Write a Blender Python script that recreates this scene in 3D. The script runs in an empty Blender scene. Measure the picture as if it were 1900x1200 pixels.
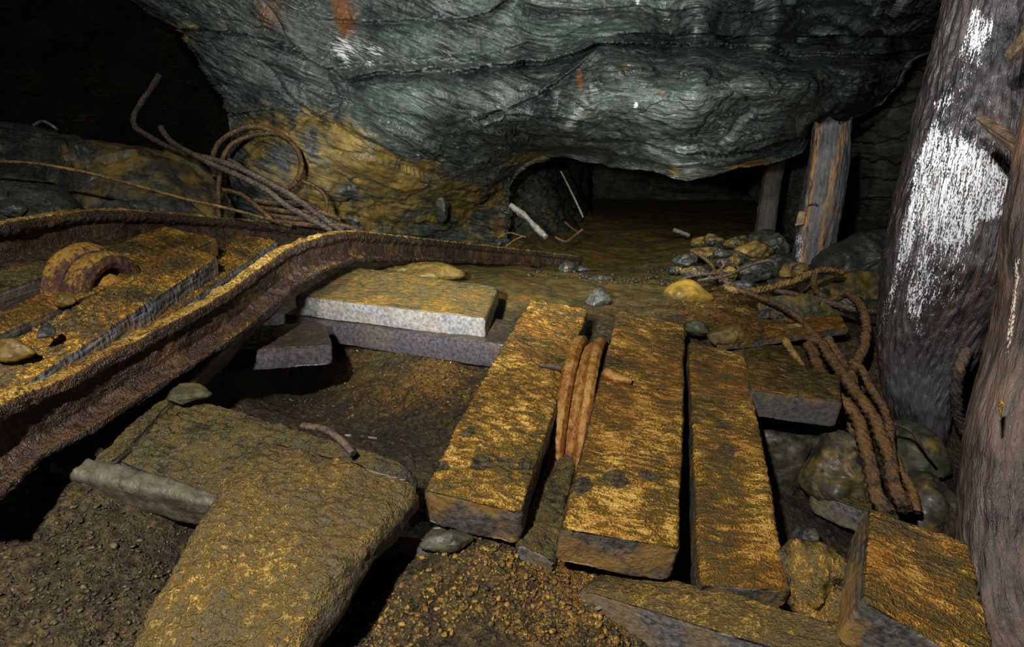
import bpy, math, random
import numpy as np
from math import sin, cos, radians, pi
rng = np.random.default_rng(7)
random.seed(7)
C = bpy.context.scene.collection

# ------------------------------------------------------------------ camera
F = 1055.0
TH = radians(19.0)
CT, ST = cos(TH), sin(TH)
H = 0.65
def W(px, py, zc):
    """world point seen at pixel (px,py) (1900x1200 frame) at depth zc metres"""
    xv = (px - 950.0) / F * zc; yv = (600.0 - py) / F * zc
    return np.array([xv, zc * CT + yv * ST, H - zc * ST + yv * CT])
def G(px, py, z):
    down = ST + (py - 600.0) / F * CT
    return W(px, py, (H - z) / down)
def proj(P):
    P = np.asarray(P, float)
    zc = P[..., 1] * CT - (P[..., 2] - H) * ST
    yv = P[..., 1] * ST + (P[..., 2] - H) * CT
    return 950 + F * P[..., 0] / zc, 600 - F * yv / zc, zc

cam = bpy.data.cameras.new('camera'); co = bpy.data.objects.new('camera', cam); C.objects.link(co)
cam.sensor_width = 36.0; cam.lens = F / 1900.0 * 36.0; cam.clip_start = 0.02; cam.clip_end = 60
co.location = (0, 0, H); co.rotation_euler = (pi / 2 - TH, 0, 0)
bpy.context.scene.camera = co

# ------------------------------------------------------------------ numpy noise
def _hash(ix, iy, iz, seed):
    h = (ix.astype(np.int64) * 374761393 + iy.astype(np.int64) * 668265263 + iz.astype(np.int64) * 2147483647 + seed * 1274126177) & 0xffffffff
    h = ((h ^ (h >> 13)) * 1274126177) & 0xffffffff
    h = (h ^ (h >> 16)) * 2246822519 & 0xffffffff
    h ^= h >> 15
    return h
_g = rng.normal(size=(256, 3)); _g /= np.linalg.norm(_g, axis=1)[:, None]
def noise(P, f=1.0, seed=0):
    P = np.asarray(P, float) * f + 100.37
    sh = P.shape[:-1]; P = P.reshape(-1, 3)
    I = np.floor(P).astype(np.int64); Fr = P - I
    U = Fr * Fr * Fr * (Fr * (Fr * 6 - 15) + 10)
    out = 0
    for dx in (0, 1):
        for dy in (0, 1):
            for dz in (0, 1):
                g = _g[_hash(I[:, 0] + dx, I[:, 1] + dy, I[:, 2] + dz, seed) & 255]
                d = g[:, 0] * (Fr[:, 0] - dx) + g[:, 1] * (Fr[:, 1] - dy) + g[:, 2] * (Fr[:, 2] - dz)
                w = (U[:, 0] if dx else 1 - U[:, 0]) * (U[:, 1] if dy else 1 - U[:, 1]) * (U[:, 2] if dz else 1 - U[:, 2])
                out = out + d * w
    return (out * 1.6).reshape(sh)
def fbm(P, f=1.0, octv=4, seed=0, gain=0.5, ridged=False):
    a = 1.0; s = 0; t = 0
    for o in range(octv):
        n = noise(P, f, seed + o * 17)
        if ridged: n = 1 - 2 * np.abs(n)
        s = s + a * n; t += a; a *= gain; f *= 2.03
    return s / t
def facets(P, seed=0, slope=.35, jit=.9):
    """tilted flat chips: nearest jittered lattice point, plane through it (P already scaled to cells)"""
    sh = P.shape[:-1]; P = P.reshape(-1, 3) + 50.0; I = np.floor(P).astype(np.int64)
    best = np.full(len(P), 9e9); out = np.zeros(len(P)); sec = np.full(len(P), 9e9)
    for dx in (-1, 0, 1):
        for dy in (-1, 0, 1):
            for dz in (-1, 0, 1):
                J = I + [dx, dy, dz]
                h = _hash(J[:, 0], J[:, 1], J[:, 2], seed)
                g = _g[h & 255]; fp = J + .5 + jit * .5 * _g[(h >> 8) & 255]
                D = P - fp; d2 = (D * D).sum(1); mk = d2 < best
                sec = np.where(mk, best, np.minimum(sec, d2)); best = np.where(mk, d2, best)
                off = ((h >> 16) & 255) / 255.0 - .5
                out = np.where(mk, slope * (D * g).sum(1) + .5 * off, out)
    return out.reshape(sh), (np.sqrt(sec) - np.sqrt(best)).reshape(sh)
def sstep(a, b, x):
    t = np.clip((x - a) / (b - a), 0, 1); return t * t * (3 - 2 * t)

# ------------------------------------------------------------------ mesh helpers
def catmull(pts, n):
    P = np.array(pts, float)
    P = np.vstack([2 * P[0] - P[1], P, 2 * P[-1] - P[-2]])
    k = len(P) - 3
    t = np.linspace(0, k - 1e-9, n); i = t.astype(int); u = (t - i)[:, None]
    a, b, c, d = P[i], P[i + 1], P[i + 2], P[i + 3]
    return 0.5 * ((2 * b) + (-a + c) * u + (2 * a - 5 * b + 4 * c - d) * u ** 2 + (-a + 3 * b - 3 * c + d) * u ** 3)
def arclen(P):
    return np.concatenate([[0], np.cumsum(np.linalg.norm(np.diff(P, axis=0), axis=1))])
def resample(P, n, extra=None):
    L = arclen(P); s = np.linspace(0, L[-1], n)
    R = np.stack([np.interp(s, L, P[:, k]) for k in range(P.shape[1])], 1)
    return R, s
def grid_faces(n, m, wrap):
    i = np.arange(n - 1)[:, None]; j = np.arange(m if wrap else m - 1)[None, :]
    j2 = (j + 1) % m
    return np.stack([i * m + j, i * m + j2, (i + 1) * m + j2, (i + 1) * m + j], -1).reshape(-1, 4)
def vnormals(V, Fc):
    a = V[Fc[:, 2]] - V[Fc[:, 0]]; b = V[Fc[:, 3]] - V[Fc[:, 1]]
    fn = np.cross(a, b); N = np.zeros_like(V)
    for k in range(4):
        for ax in range(3):
            N[:, ax] += np.bincount(Fc[:, k], fn[:, ax], minlength=len(V))
    return N / (np.linalg.norm(N, axis=1)[:, None] + 1e-12)
def make(name, V, Fc, mat, parent=None, loc=None, m=None, origin=None, smooth=True):
    V = np.asarray(V, float)
    if origin is None:
        if parent is not None: origin = np.array(parent['_o'])
        else: origin = np.array([V[:, 0].mean(), V[:, 1].mean(), V[:, 2].min()])
    me = bpy.data.meshes.new(name)
    me.vertices.add(len(V)); me.vertices.foreach_set('co', (V - origin).astype(np.float32).ravel())
    nl = Fc.shape[1]
    me.loops.add(Fc.size); me.loops.foreach_set('vertex_index', Fc.astype(np.int32).ravel())
    me.polygons.add(len(Fc)); me.polygons.foreach_set('loop_start', (np.arange(len(Fc)) * nl).astype(np.int32))
    if smooth: me.polygons.foreach_set('use_smooth', np.ones(len(Fc), bool))
    me.update(calc_edges=True); me.validate()
    a = me.attributes.new('loc', 'FLOAT_VECTOR', 'POINT'); a.data.foreach_set('vector', np.asarray(V if loc is None else loc, np.float32).ravel())
    if m is None: m = np.zeros((len(V), 3))
    b = me.attributes.new('m', 'FLOAT_VECTOR', 'POINT'); b.data.foreach_set('vector', np.asarray(m, np.float32).ravel())
    me.materials.append(mat)
    o = bpy.data.objects.new(name, me); C.objects.link(o)
    if parent is not None: o.parent = parent; o['_o'] = parent['_o']
    else: o.location = origin; o['_o'] = [float(v) for v in origin]
    return o
def tag(o, label, cat, group=None, kind=None):
    if label: o['label'] = label
    if cat: o['category'] = cat
    if group: o['group'] = group
    if kind: o['kind'] = kind
    return o
def outward(V, Fc):
    """make the winding point outwards"""
    c = V.mean(0); t = V[Fc]; fn = np.cross(t[:, 2] - t[:, 0], t[:, 3 % Fc.shape[1]] - t[:, 1])
    if (fn * (t.mean(1) - c)).sum() < 0: Fc = Fc[:, ::-1]
    return Fc

# ---- timber: rounded box between four top corners --------------------------------
def timber(name, NL, NR, FR, FL, th, mat, r=0.012, res=0.004, rough=0.004, lump=0.006, seed=1, crust_side=0.12,
           spots=(), warp=0.0, bare=None, edge_wear=0.0, label=None, cat='timber', parent=None, ragged=0.0, maskf=None, group=None, bow=0.0):
    NL, NR, FR, FL = [np.asarray(p, float) for p in (NL, NR, FR, FL)]
    c0, c1 = (NL + NR) / 2, (FL + FR) / 2
    L = np.linalg.norm(c1 - c0); ax = (c1 - c0) / L
    w0 = (NR - NL) / 2; w1 = (FR - FL) / 2
    n = np.cross((w0 + w1), ax); n /= np.linalg.norm(n)
    if n[2] < 0: n = -n
    hw = (np.linalg.norm(w0) + np.linalg.norm(w1)) / 2
    nr = int(np.clip((4 * hw + 2 * th) / res, 48, 260)); nr -= nr % 2
    # rounded rectangle ring in (a,b): a in [-hw,hw], b in [-th,0]
    def rr(q):
        per = []
        a0, b0 = hw - r, th / 2 - r
        segs = []
        for (cx, cy, st) in ((a0, b0, 0), (-a0, b0, 90), (-a0, -b0, 180), (a0, -b0, 270)):
            for k in range(9):
                t = radians(st + k * 90 / 8); segs.append((cx + r * cos(t), cy + r * sin(t)))
        segs.append(segs[0])
        R, s = resample(np.array(segs), q + 1); return R[:-1]
    ring = rr(nr)
    nt = int(np.clip(L / res, 24, 420))
    ts = [(0.0, k) for k in (0.02, .2, .4, .6, .8, .92)] + [(x, 1.0) for x in np.linspace(0, 1, nt)] + [(1.0, k) for k in (.92, .8, .6, .4, .2, .02)]
    rows = []; locs = []; ed = r / L * 0.8
    for t, k in ts:
        tt = t
        sc = k
        if k == 1.0:
            d = min(t, 1 - t) * L
            if d < r: sc = 1 - (r / hw) * .5 * (1 - math.sqrt(max(0, 1 - (1 - d / r) ** 2)))
        wv = w0 * (1 - tt) + w1 * tt
        ctr = c0 * (1 - tt) + c1 * tt - n * th / 2 + n * bow * math.sin(pi * tt)
        a = ring[:, 0] / hw; b = ring[:, 1]
        rows.append(ctr + (a * sc)[:, None] * wv + (b * sc)[:, None] * n)
        locs.append(np.stack([np.full(nr, tt * L), a * sc * np.linalg.norm(wv), b * sc], 1))
    V = np.concatenate(rows); Lc = np.concatenate(locs)
    Fc = outward(V, grid_faces(len(ts), nr, True))
    N = vnormals(V, Fc)
    S = Lc + seed * 3.71
    up = sstep(0.25, 0.75, N @ n)
    endm = sstep(.5, .9, np.abs(N @ ax))
    d = lump * fbm(S * [1, 1.6, 1.6], 7, 3, seed) + rough * fbm(S * [2.2, 1, 1], 45, 3, seed + 5) * (0.35 + .9 * up)
    d += 0.0022 * (1 - up) * (1 - endm) * fbm(S * [.15, 2, 2], 60, 2, seed + 9)
    if ragged:
        # broken near / far ends: push end vertices along the axis by noise
        e = sstep(.80, 1, 1 - Lc[:, 0] / L) + sstep(.80, 1, Lc[:, 0] / L) * 0
        V = V + (ax * (ragged * fbm(Lc * [0, 1, 1], 14, 3, seed + 31))[:, None]) * e[:, None]
    if warp: V = V + n * (warp * fbm(Lc * [1, .3, .3], 2.2, 2, seed + 77))[:, None]
    V = V + N * d[:, None]
    pat = fbm(S, 9, 4, seed + 40)
    crust = np.clip(up + crust_side * (1 - up) * (1 - endm) + 0.35 * pat * up, 0, 1)
    gray = np.clip((1 - up) * (1 - .85 * crust_side * (1 - endm)), 0, 1)
    third = np.zeros(len(V))
    for s in spots:
        c = np.asarray(s[0]); dd = V - c
        al = dd @ ax; ac = np.linalg.norm(dd - al[:, None] * ax, axis=1)
        q = np.sqrt((al / s[1]) ** 2 + (ac / s[2]) ** 2) + .9 * fbm(S, 24, 3, seed + 3)
        f = 1 - sstep(.75, 1.05, q)
        crust = crust * (1 - f); third = np.maximum(third, f)
    m = np.stack([crust, gray, third], 1)
    if maskf is not None: m = maskf(V, Lc, m, N, n, ax, L)
    return tag(make(name, V, Fc, mat, parent, loc=S, m=m), label, cat if label else None, group)

# ---- tube along a path ------------------------------------------------------------
def tube(name, pts, rad, mat, label=None, cat=None, parent=None, seg=14, twist=0.0, strands=0, rough=0.0, seed=1, nlen=None, group=None, flat=None, rf=30):
    P = catmull(pts, 60 * max(2, len(pts)))
    L = arclen(P)[-1]
    rmax = np.max(rad)
    n = nlen or int(np.clip(L / (rmax * .45), 20, 900))
    P, s = resample(P, n)
    R = np.interp(np.linspace(0, 1, n), np.linspace(0, 1, np.size(rad)), np.atleast_1d(rad)) if np.size(rad) > 1 else np.full(n, float(rad))
    T = np.gradient(P, axis=0); T /= np.linalg.norm(T, axis=1)[:, None]
    u = np.cross(T[0], [0, 0, 1.0]);
    if np.linalg.norm(u) < .1: u = np.cross(T[0], [1.0, 0, 0])
    u /= np.linalg.norm(u); U = [u]
    for i in range(1, n):
        v = U[-1] - T[i] * (U[-1] @ T[i]); U.append(v / np.linalg.norm(v))
    U = np.array(U); B = np.cross(T, U)
    ang = np.arange(seg) / seg * 2 * pi
    rows = []; loc = []
    capk = (0.05, .55, .9)
    idx = [(0, k) for k in capk] + [(i, 1.0) for i in range(n)] + [(n - 1, k) for k in capk[::-1]]
    for i, k in idx:
        rr_ = np.full(seg, R[i])
        if strands: rr_ = rr_ * (1 + .22 * np.cos(strands * (ang + s[i] * twist)))
        rows.append(P[i] + k * rr_[:, None] * (np.cos(ang)[:, None] * U[i] + np.sin(ang)[:, None] * B[i]))
        loc.append(np.stack([np.full(seg, s[i]), R[i] * k * np.cos(ang), R[i] * k * np.sin(ang)], 1))
    V = np.concatenate(rows); Lc = np.concatenate(loc) + seed * 2.3
    Fc = outward(V, grid_faces(len(idx), seg, True))
    if rough:
        N = vnormals(V, Fc); V = V + N * (rough * fbm(Lc * [1, 1.5, 1.5], rf, 3, seed))[:, None]
    m = np.zeros((len(V), 3)); m[:, 0] = sstep(-.2, .6, vnormals(V, Fc)[:, 2])
    return tag(make(name, V, Fc, mat, parent, loc=Lc, m=m), label, cat, group)

# ---- log with free radii, facets and ragged bark ------------------------------------
def logpost(name, pts, rad, mat, seed=1, lump=.01, grain=.006, seg=150, flat=0.0, res=.008, label=None, cat='post', parent=None, maskf=None, capdome=0.2, knots=(), topcut=0.0):
    P = catmull(pts, 400); P, s = resample(P, int(np.clip(arclen(P)[-1] / res, 30, 420))); n = len(P)
    R = np.interp(np.linspace(0, 1, n), np.linspace(0, 1, len(rad)), rad)
    T = np.gradient(P, axis=0); T /= np.linalg.norm(T, axis=1)[:, None]
    U = np.cross(T, [0, 1.0, 0.0]); U /= np.linalg.norm(U, axis=1)[:, None]; B = np.cross(T, U)
    ang = np.arange(seg) / seg * 2 * pi
    prof = 1 + 0.0 * ang
    prof = 1 + .06 * np.cos(2 * ang + seed) + .04 * np.cos(3 * ang + 2 * seed)
    if flat: prof = prof * (1 - flat * np.clip(np.cos(2 * (ang + .3)), 0, 1) ** 1.0)
    ks = (0.02, .2, .4, .6, .8, .94)
    idx = [(0, k) for k in ks] + [(i, 1.0) for i in range(n)] + [(n - 1, k) for k in ks[::-1]]
    rows = []; loc = []; vs = []
    for i, k in idx:
        dome = 0
        rows.append(P[i] + (k * R[i] * prof)[:, None] * (np.cos(ang)[:, None] * U[i] + np.sin(ang)[:, None] * B[i]))
        loc.append(np.stack([np.full(seg, s[i]), k * R[i] * np.cos(ang), k * R[i] * np.sin(ang)], 1))
    V = np.concatenate(rows); Lc = np.concatenate(loc); S = Lc + seed * 3.1
    Fc = outward(V, grid_faces(len(idx), seg, True)); N = vnormals(V, Fc)
    d = lump * fbm(S * [.5, 1, 1], 5, 3, seed) + grain * fbm(S * [.09, 1, 1], 55, 3, seed + 3, ridged=True) + grain * .5 * fbm(S * [.5, 1, 1], 60, 2, seed + 8)
    for (kp, kr, kh) in knots:
        q = np.linalg.norm(V - kp, axis=1) / kr
        d = d + kh * np.exp(-q * q) - kh * .8 * np.exp(-(q / .45) ** 2)
    V = V + N * d[:, None]
    V = V + T[-1] * (0.06 * topcut * fbm(Lc * [0, 1, 1], 12, 3, seed + 2) * sstep(s[-1] - .1, s[-1], Lc[:, 0]))[:, None]
    m = np.zeros((len(V), 3))
    if maskf is not None: m = maskf(V, Lc, m, N, s[-1])
    return tag(make(name, V, Fc, mat, parent, loc=S, m=m), label, cat if label else None)

# ---- stone from an outline, with its own depth and thickness -------------------------
def stone(name, outline, dfront, dback, mat, seed=1, lump=.03, facet=.6, fine=.004, n=None, label=None, cat='rock', crust=0.3, tilt=0.0, loc_scale=(1, 1, 1), group=None, power=.75, parent=None, maskf=None):
    O = np.array([W(*p) for p in outline]); O = np.vstack([O, O[:1]])
    size = arclen(O)[-1]
    n = n or int(np.clip(size / .012, 48, 260))
    O = catmull(O, 12 * len(O)); O, _ = resample(O, n + 1); O = O[:-1]
    c = O.mean(0)
    fwd = np.array([0, CT, -ST])
    rows = []
    nphi = max(24, n // 3)
    ph = np.linspace(0.0, pi, nphi)
    for p in ph:
        rho = max(0.0, sin(p)) ** power; dz = np.cos(p)
        dz = np.sign(dz) * abs(dz) ** .8
        off = -dz * dfront if dz > 0 else -dz * dback
        rows.append(c + (O - c) * rho + fwd * off + np.array([0, 0, 1.0]) * tilt * max(dz, 0))
    V = np.concatenate(rows); Fc = outward(V, grid_faces(nphi, n, True))
    sz = size / 4
    rg_ = np.random.default_rng(seed * 31 + 1); ext = np.abs(V - c).max(0) + 1e-6
    q_ = (V - c) / ext
    for _ in range(int(18 * facet) + 3):
        nd = rg_.normal(size=3); nd /= np.linalg.norm(nd)
        if nd[1] > .2: nd[1] *= -1
        if abs(nd[1]) + max(nd[2], 0) < .5: nd = np.array([nd[0] * .6, -.6, .5]); nd /= np.linalg.norm(nd)
        over = np.clip(q_ @ nd - rg_.uniform(.48, .8), 0, None); q_ = q_ - over[:, None] * nd * .92
    V = c + q_ * ext
    N = vnormals(V, Fc)
    S = V * loc_scale
    e = np.repeat(np.clip(np.sin(ph), 0, 1) ** 6, n)
    cell = np.round(fbm(S, 1.1 / sz, 2, seed) * 5) / 5
    blend = fbm(S, 2.0 / sz, 3, seed + 4)
    d = lump * (facet * (np.abs(fbm(S, 1.6 / sz, 2, seed + 9)) * 2 - .5) + (1 - facet) * blend) * (1 - .6 * e)
    d += fine * fbm(S, 26, 4, seed + 7, ridged=True)
    fa, fe = facets((S + .25 * sz * np.stack([blend, -blend, blend], 1)) * [1.3 / sz, 1.3 / sz, 2.4 / sz], seed); d += .20 * sz * fa * (1 - .5 * e)
    fa, fe = facets((S + .1 * sz * np.stack([blend, -blend, blend], 1)) * [4.5 / sz, 4.5 / sz, 9 / sz], seed + 1); d += .009 * sz * fa
    V = V + N * d[:, None]
    m = np.zeros((len(V), 3)); m[:, 0] = np.clip(crust + .5 * fbm(S, 5, 4, seed + 21) + .25 * (N[:, 2] - .3), 0, 1)
    if maskf is not None: m = maskf(V, m, N)
    return tag(make(name, V, Fc, mat, parent, loc=S, m=m), label, cat if label else None, group)

# ------------------------------------------------------------------ materials
class NB:
    def __init__(s, name):
        s.mat = bpy.data.materials.new(name); s.mat.use_nodes = True
        s.t = s.mat.node_tree; s.t.nodes.clear()
        s.out = s.t.nodes.new('ShaderNodeOutputMaterial'); s.b = s.t.nodes.new('ShaderNodeBsdfPrincipled')
        s.t.links.new(s.b.outputs[0], s.out.inputs[0])
    def n(s, typ, **kw):
        nd = s.t.nodes.new(typ)
        for k, v in kw.items(): setattr(nd, k, v)
        return nd
    def set(s, sock, v):
        if isinstance(v, bpy.types.NodeSocket): s.t.links.new(v, sock)
        elif v is not None:
            if isinstance(v, (tuple, list)) and len(v) == 3 and sock.type == 'RGBA': v = (*v, 1)
            sock.default_value = v
    def attr(s, name):
        a = s.n('ShaderNodeAttribute', attribute_name=name, attribute_type='GEOMETRY'); return a.outputs['Vector']
    def sep(s, v):
        x = s.n('ShaderNodeSeparateXYZ'); s.set(x.inputs[0], v); return x.outputs
    def scale(s, v, sc):
        x = s.n('ShaderNodeVectorMath', operation='MULTIPLY'); s.set(x.inputs[0], v); s.set(x.inputs[1], sc); return x.outputs[0]
    def vadd(s, a, b):
        x = s.n('ShaderNodeVectorMath', operation='ADD'); s.set(x.inputs[0], a); s.set(x.inputs[1], b); return x.outputs[0]
    def noise(s, v, scale=5, detail=3, rough=.5, dist=0.0, color=False, lac=2.0):
        x = s.n('ShaderNodeTexNoise'); s.set(x.inputs['Vector'], v); s.set(x.inputs['Scale'], scale); s.set(x.inputs['Detail'], detail)
        s.set(x.inputs['Roughness'], rough); s.set(x.inputs['Distortion'], dist); s.set(x.inputs['Lacunarity'], lac)
        return x.outputs['Color' if color else 'Fac']
    def vor(s, v, scale=20, feature='F1', rnd=1.0):
        x = s.n('ShaderNodeTexVoronoi', feature=feature); s.set(x.inputs['Vector'], v); s.set(x.inputs['Scale'], scale)
        return x.outputs['Distance']
    def math(s, op, a, b=None, clamp=False):
        x = s.n('ShaderNodeMath', operation=op, use_clamp=clamp); s.set(x.inputs[0], a)
        if b is not None: s.set(x.inputs[1], b)
        return x.outputs[0]
    def mr(s, v, a, b, c=0.0, d=1.0, smooth=True):
        x = s.n('ShaderNodeMapRange'); x.interpolation_type = 'SMOOTHSTEP' if smooth else 'LINEAR'
        for i, q in enumerate((v, a, b, c, d)): s.set(x.inputs[i], q)
        return x.outputs[0]
    def mix(s, f, a, b, mode='MIX'):
        x = s.n('ShaderNodeMix', data_type='RGBA', blend_type=mode, clamp_factor=True)
        s.set(x.inputs[0], f); s.set(x.inputs[6], a); s.set(x.inputs[7], b); return x.outputs[2]
    def ramp(s, f, stops):
        x = s.n('ShaderNodeValToRGB'); s.set(x.inputs[0], f); e = x.color_ramp.elements
        while len(e) < len(stops): e.new(.5)
        for k, (p, c) in enumerate(stops): e[k].position = p; e[k].color = (*c, 1)
        return x.outputs[0]
    def bump(s, h, dist=.01, strength=1.0, normal=None):
        x = s.n('ShaderNodeBump'); s.set(x.inputs['Height'], h); s.set(x.inputs['Distance'], dist); s.set(x.inputs['Strength'], strength)
        if normal is not None: s.set(x.inputs['Normal'], normal)
        return x.outputs[0]
    def fin(s, col, rough, normal=None, spec=.5, metal=0.0, coat=None):
        s.set(s.b.inputs['Base Color'], col); s.set(s.b.inputs['Roughness'], rough); s.set(s.b.inputs['Specular IOR Level'], spec)
        s.set(s.b.inputs['Metallic'], metal)
        if normal is not None: s.set(s.b.inputs['Normal'], normal)
        if coat: s.set(s.b.inputs['Coat Weight'], coat[0]); s.set(s.b.inputs['Coat Roughness'], coat[1])
        return s.mat

OCHRE = (.42, .22, .028); GOLD = (.78, .48, .11); RUSTO = (.34, .135, .017); OLIVE = (.11, .075, .016); DARK = (.030, .022, .011)

def crust_mat(name, ripple=(95, 34, 34), scale=1.0, base=DARK, mid=OLIVE, hi=OCHRE, hi2=GOLD, alt=RUSTO, cover=.5, bumpd=.006,
              grey=(.17, .165, .16), grey2=(.055, .05, .052), rough=.38, special=(.055, .038, .017), fleck=.5, sidestain=.35):
    b = NB(name); v = b.attr('loc'); mx, my, mz = b.sep(b.attr('m'))
    warp = b.scale(b.vadd(b.noise(v, 14, 2, color=True), (-.5, -.5, -.5)), (.035, .035, .035))
    vr = b.scale(b.vadd(v, warp), tuple(q * scale for q in ripple))
    rp = b.noise(vr, 1.0, 3.0, .55)
    big = b.noise(v, 6.5, 4, .6)
    med = b.noise(v, 28, 4, .6)
    fine = b.noise(v, 230, 3, .6); grain = b.noise(v, 420, 2, .6)
    h = b.math('ADD', b.math('MULTIPLY', rp, .52), b.math('MULTIPLY', fine, .42))
    h = b.math('ADD', h, b.math('MULTIPLY', med, .20))
    # crust where rippled height and broad patches are high, scaled by the crust mask
    k = b.math('ADD', h, b.math('MULTIPLY', b.math('SUBTRACT', big, .5), .42))
    k = b.math('ADD', k, b.math('MULTIPLY', b.math('SUBTRACT', grain, .5), .34))
    k = b.math('ADD', k, b.math('MULTIPLY', b.math('SUBTRACT', mx, 1.0), .55))
    thr = .57 + (.5 - cover) * .45
    f1 = b.mr(k, thr - .16, thr - .02)
    f2 = b.mr(k, thr - .05, thr + .10)
    f3 = b.mr(k, thr + .08, thr + .20)
    hue = b.mr(b.noise(v, 4.2, 3, .6), .38, .62)
    hic = b.mix(hue, hi, alt)
    col = b.mix(f1, base, mid); col = b.mix(f2, col, hic); col = b.mix(b.math('MULTIPLY', f3, .9), col, b.mix(hue, hi2, hi))
    # bare wood on the sides
    vg = b.scale(v, (6, 90, 90)); gr = b.noise(vg, 1.0, 4, .6, .3)
    wood = b.mix(b.mr(gr, .3, .7), grey2, grey)
    wood = b.mix(b.mr(b.noise(v, 9, 4, .6), .45, .62), wood, b.mix(sidestain, wood, hi))
    bare = b.math('MULTIPLY', my, b.math('SUBTRACT', 1.0, f2), clamp=True)
    col = b.mix(bare, col, wood)
    # dark wet spots where the crust has come off
    sp = b.mix(b.mr(b.noise(b.scale(v, (20, 100, 100)), 1, 3), .35, .65), tuple(c * .5 for c in special), tuple(c * 1.8 for c in special))
    col = b.mix(b.math('MULTIPLY', mz, .9), col, sp)
    # pale mineral flecks
    fl = b.math('MULTIPLY', b.mr(b.noise(v, 120, 2, .5), .70, .76), b.mr(big, .45, .7))
    col = b.mix(b.math('MULTIPLY', fl, fleck), col, (.55, .50, .36))
    hh = b.math('ADD', b.math('MULTIPLY', h, b.math('SUBTRACT', 1.0, b.math('MULTIPLY', bare, .75))), b.math('MULTIPLY', f2, .16))
    hh = b.math('ADD', hh, b.math('MULTIPLY', b.math('MULTIPLY', gr, bare), .3))
    nrm = b.bump(hh, bumpd, 1.0)
    rg = b.mr(b.noise(v, 60, 3, .6), .35, .65, rough - .17, rough + .16)
    return b.fin(col, rg, nrm, spec=.55)

M = {}
M['plank'] = crust_mat('ochre crusted plank', cover=.60, bumpd=.011, grey=(.115, .10, .09), grey2=(.035, .031, .032), sidestain=.5)
M['plank_r'] = crust_mat('rippled ochre plank', ripple=(105, 24, 24), cover=.62, bumpd=.014, base=(.045, .032, .012), grey=(.13, .115, .10), grey2=(.038, .034, .035), sidestain=.5)
M['plank_dark'] = crust_mat('dark crusted timber', cover=.40, bumpd=.008, hi=(.36, .2, .03), hi2=(.5, .3, .05), grey=(.11, .10, .09))
M['timber_olive'] = crust_mat('olive mud crusted timber', ripple=(90, 75, 75), cover=.50, bumpd=.011, base=(.06, .045, .018), mid=(.13, .09, .028), hi=(.34, .195, .035), hi2=(.66, .43, .11), alt=(.22, .145, .04))
M['beam_grey'] = crust_mat('grey beam with ochre silt', ripple=(60, 40, 40), cover=.47, bumpd=.005, base=(.10, .075, .035), mid=(.19, .15, .06), grey=(.30, .29, .29), grey2=(.12, .115, .125), sidestain=.15)
M['beam_dark'] = crust_mat('dark violet grey beam', ripple=(60, 40, 40), cover=.25, bumpd=.005, base=(.05, .04, .03), mid=(.10, .075, .04), grey=(.105, .09, .105), grey2=(.04, .034, .042), sidestain=.08)
M['mud_dark'] = crust_mat('dark mud covered timber', ripple=(55, 50, 50), cover=.42, bumpd=.011, mid=(.105, .08, .025), hi=(.25, .165, .035), hi2=(.42, .28, .06), alt=(.17, .10, .025))
M['board_gold'] = crust_mat('golden flaked board', ripple=(60, 75, 60), cover=.54, bumpd=.011, grey=(.36, .38, .42), grey2=(.13, .13, .15), hi=(.62, .32, .03), hi2=(.80, .48, .07), base=(.045, .036, .022), mid=(.12, .09, .035))
M['rail'] = crust_mat('rusted crusted rail', ripple=(90, 100, 100), cover=.52, bumpd=.018, base=(.034, .018, .012), mid=(.115, .056, .019), hi=(.40, .23, .035), hi2=(.78, .54, .14), alt=(.30, .15, .03), grey=(.10, .058, .035), grey2=(.022, .014, .013), rough=.34, fleck=.3)

def rust_mat(name, dark=(.05, .022, .014), mid=(.16, .07, .022), hi=(.45, .22, .04), sc=1.0, bumpd=.004, rough=.5, topcol=None, spec=.5):
    b = NB(name); v = b.attr('loc'); mx, my, mz = b.sep(b.attr('m'))
    n1 = b.noise(v, 45 * sc, 5, .65); n2 = b.noise(v, 190 * sc, 3, .6); n3 = b.noise(v, 11 * sc, 3, .6)
    k = b.math('ADD', b.math('MULTIPLY', n1, .6), b.math('MULTIPLY', n3, .4))
    k = b.math('ADD', k, b.math('MULTIPLY', b.math('SUBTRACT', mx, .5), .14))
    col = b.ramp(k, [(.36, dark), (.5, mid), (.62, hi)])
    if topcol: col = b.mix(b.math('MULTIPLY', b.mr(mx, .5, 1.0), b.mr(n1, .42, .56)), col, topcol)
    h = b.math('ADD', n1, b.math('MULTIPLY', n2, .5))
    return b.fin(col, b.mr(n2, .35, .65, rough - .12, rough + .2), b.bump(h, bumpd), spec=spec)
M['cable'] = rust_mat('rusty steel cable', dark=(.022, .014, .010), mid=(.075, .042, .022), hi=(.19, .10, .03), sc=1.6, bumpd=.006)
M['cable_grey'] = rust_mat('grey brown cable', dark=(.03, .022, .02), mid=(.075, .055, .046), hi=(.17, .11, .06), sc=1.6, bumpd=.006)
M['cable_gold'] = rust_mat('golden rust wire', dark=(.05, .028, .012), mid=(.17, .10, .03), hi=(.40, .25, .06), sc=2, bumpd=.006)
M['wheel'] = rust_mat('rusty wheel iron', dark=(.04, .022, .020), mid=(.12, .055, .026), hi=(.40, .20, .03), sc=1.9, bumpd=.007, topcol=(.42, .23, .03), rough=.40)
M['wheel_hub'] = rust_mat('orange rusted hub', dark=(.12, .045, .010), mid=(.28, .12, .02), hi=(.45, .24, .04), sc=1.8, bumpd=.006)
M['sheave'] = rust_mat('orange rusted sheave', dark=(.09, .028, .010), mid=(.27, .10, .015), hi=(.46, .25, .07), sc=1.3, bumpd=.006, rough=.30)
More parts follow.
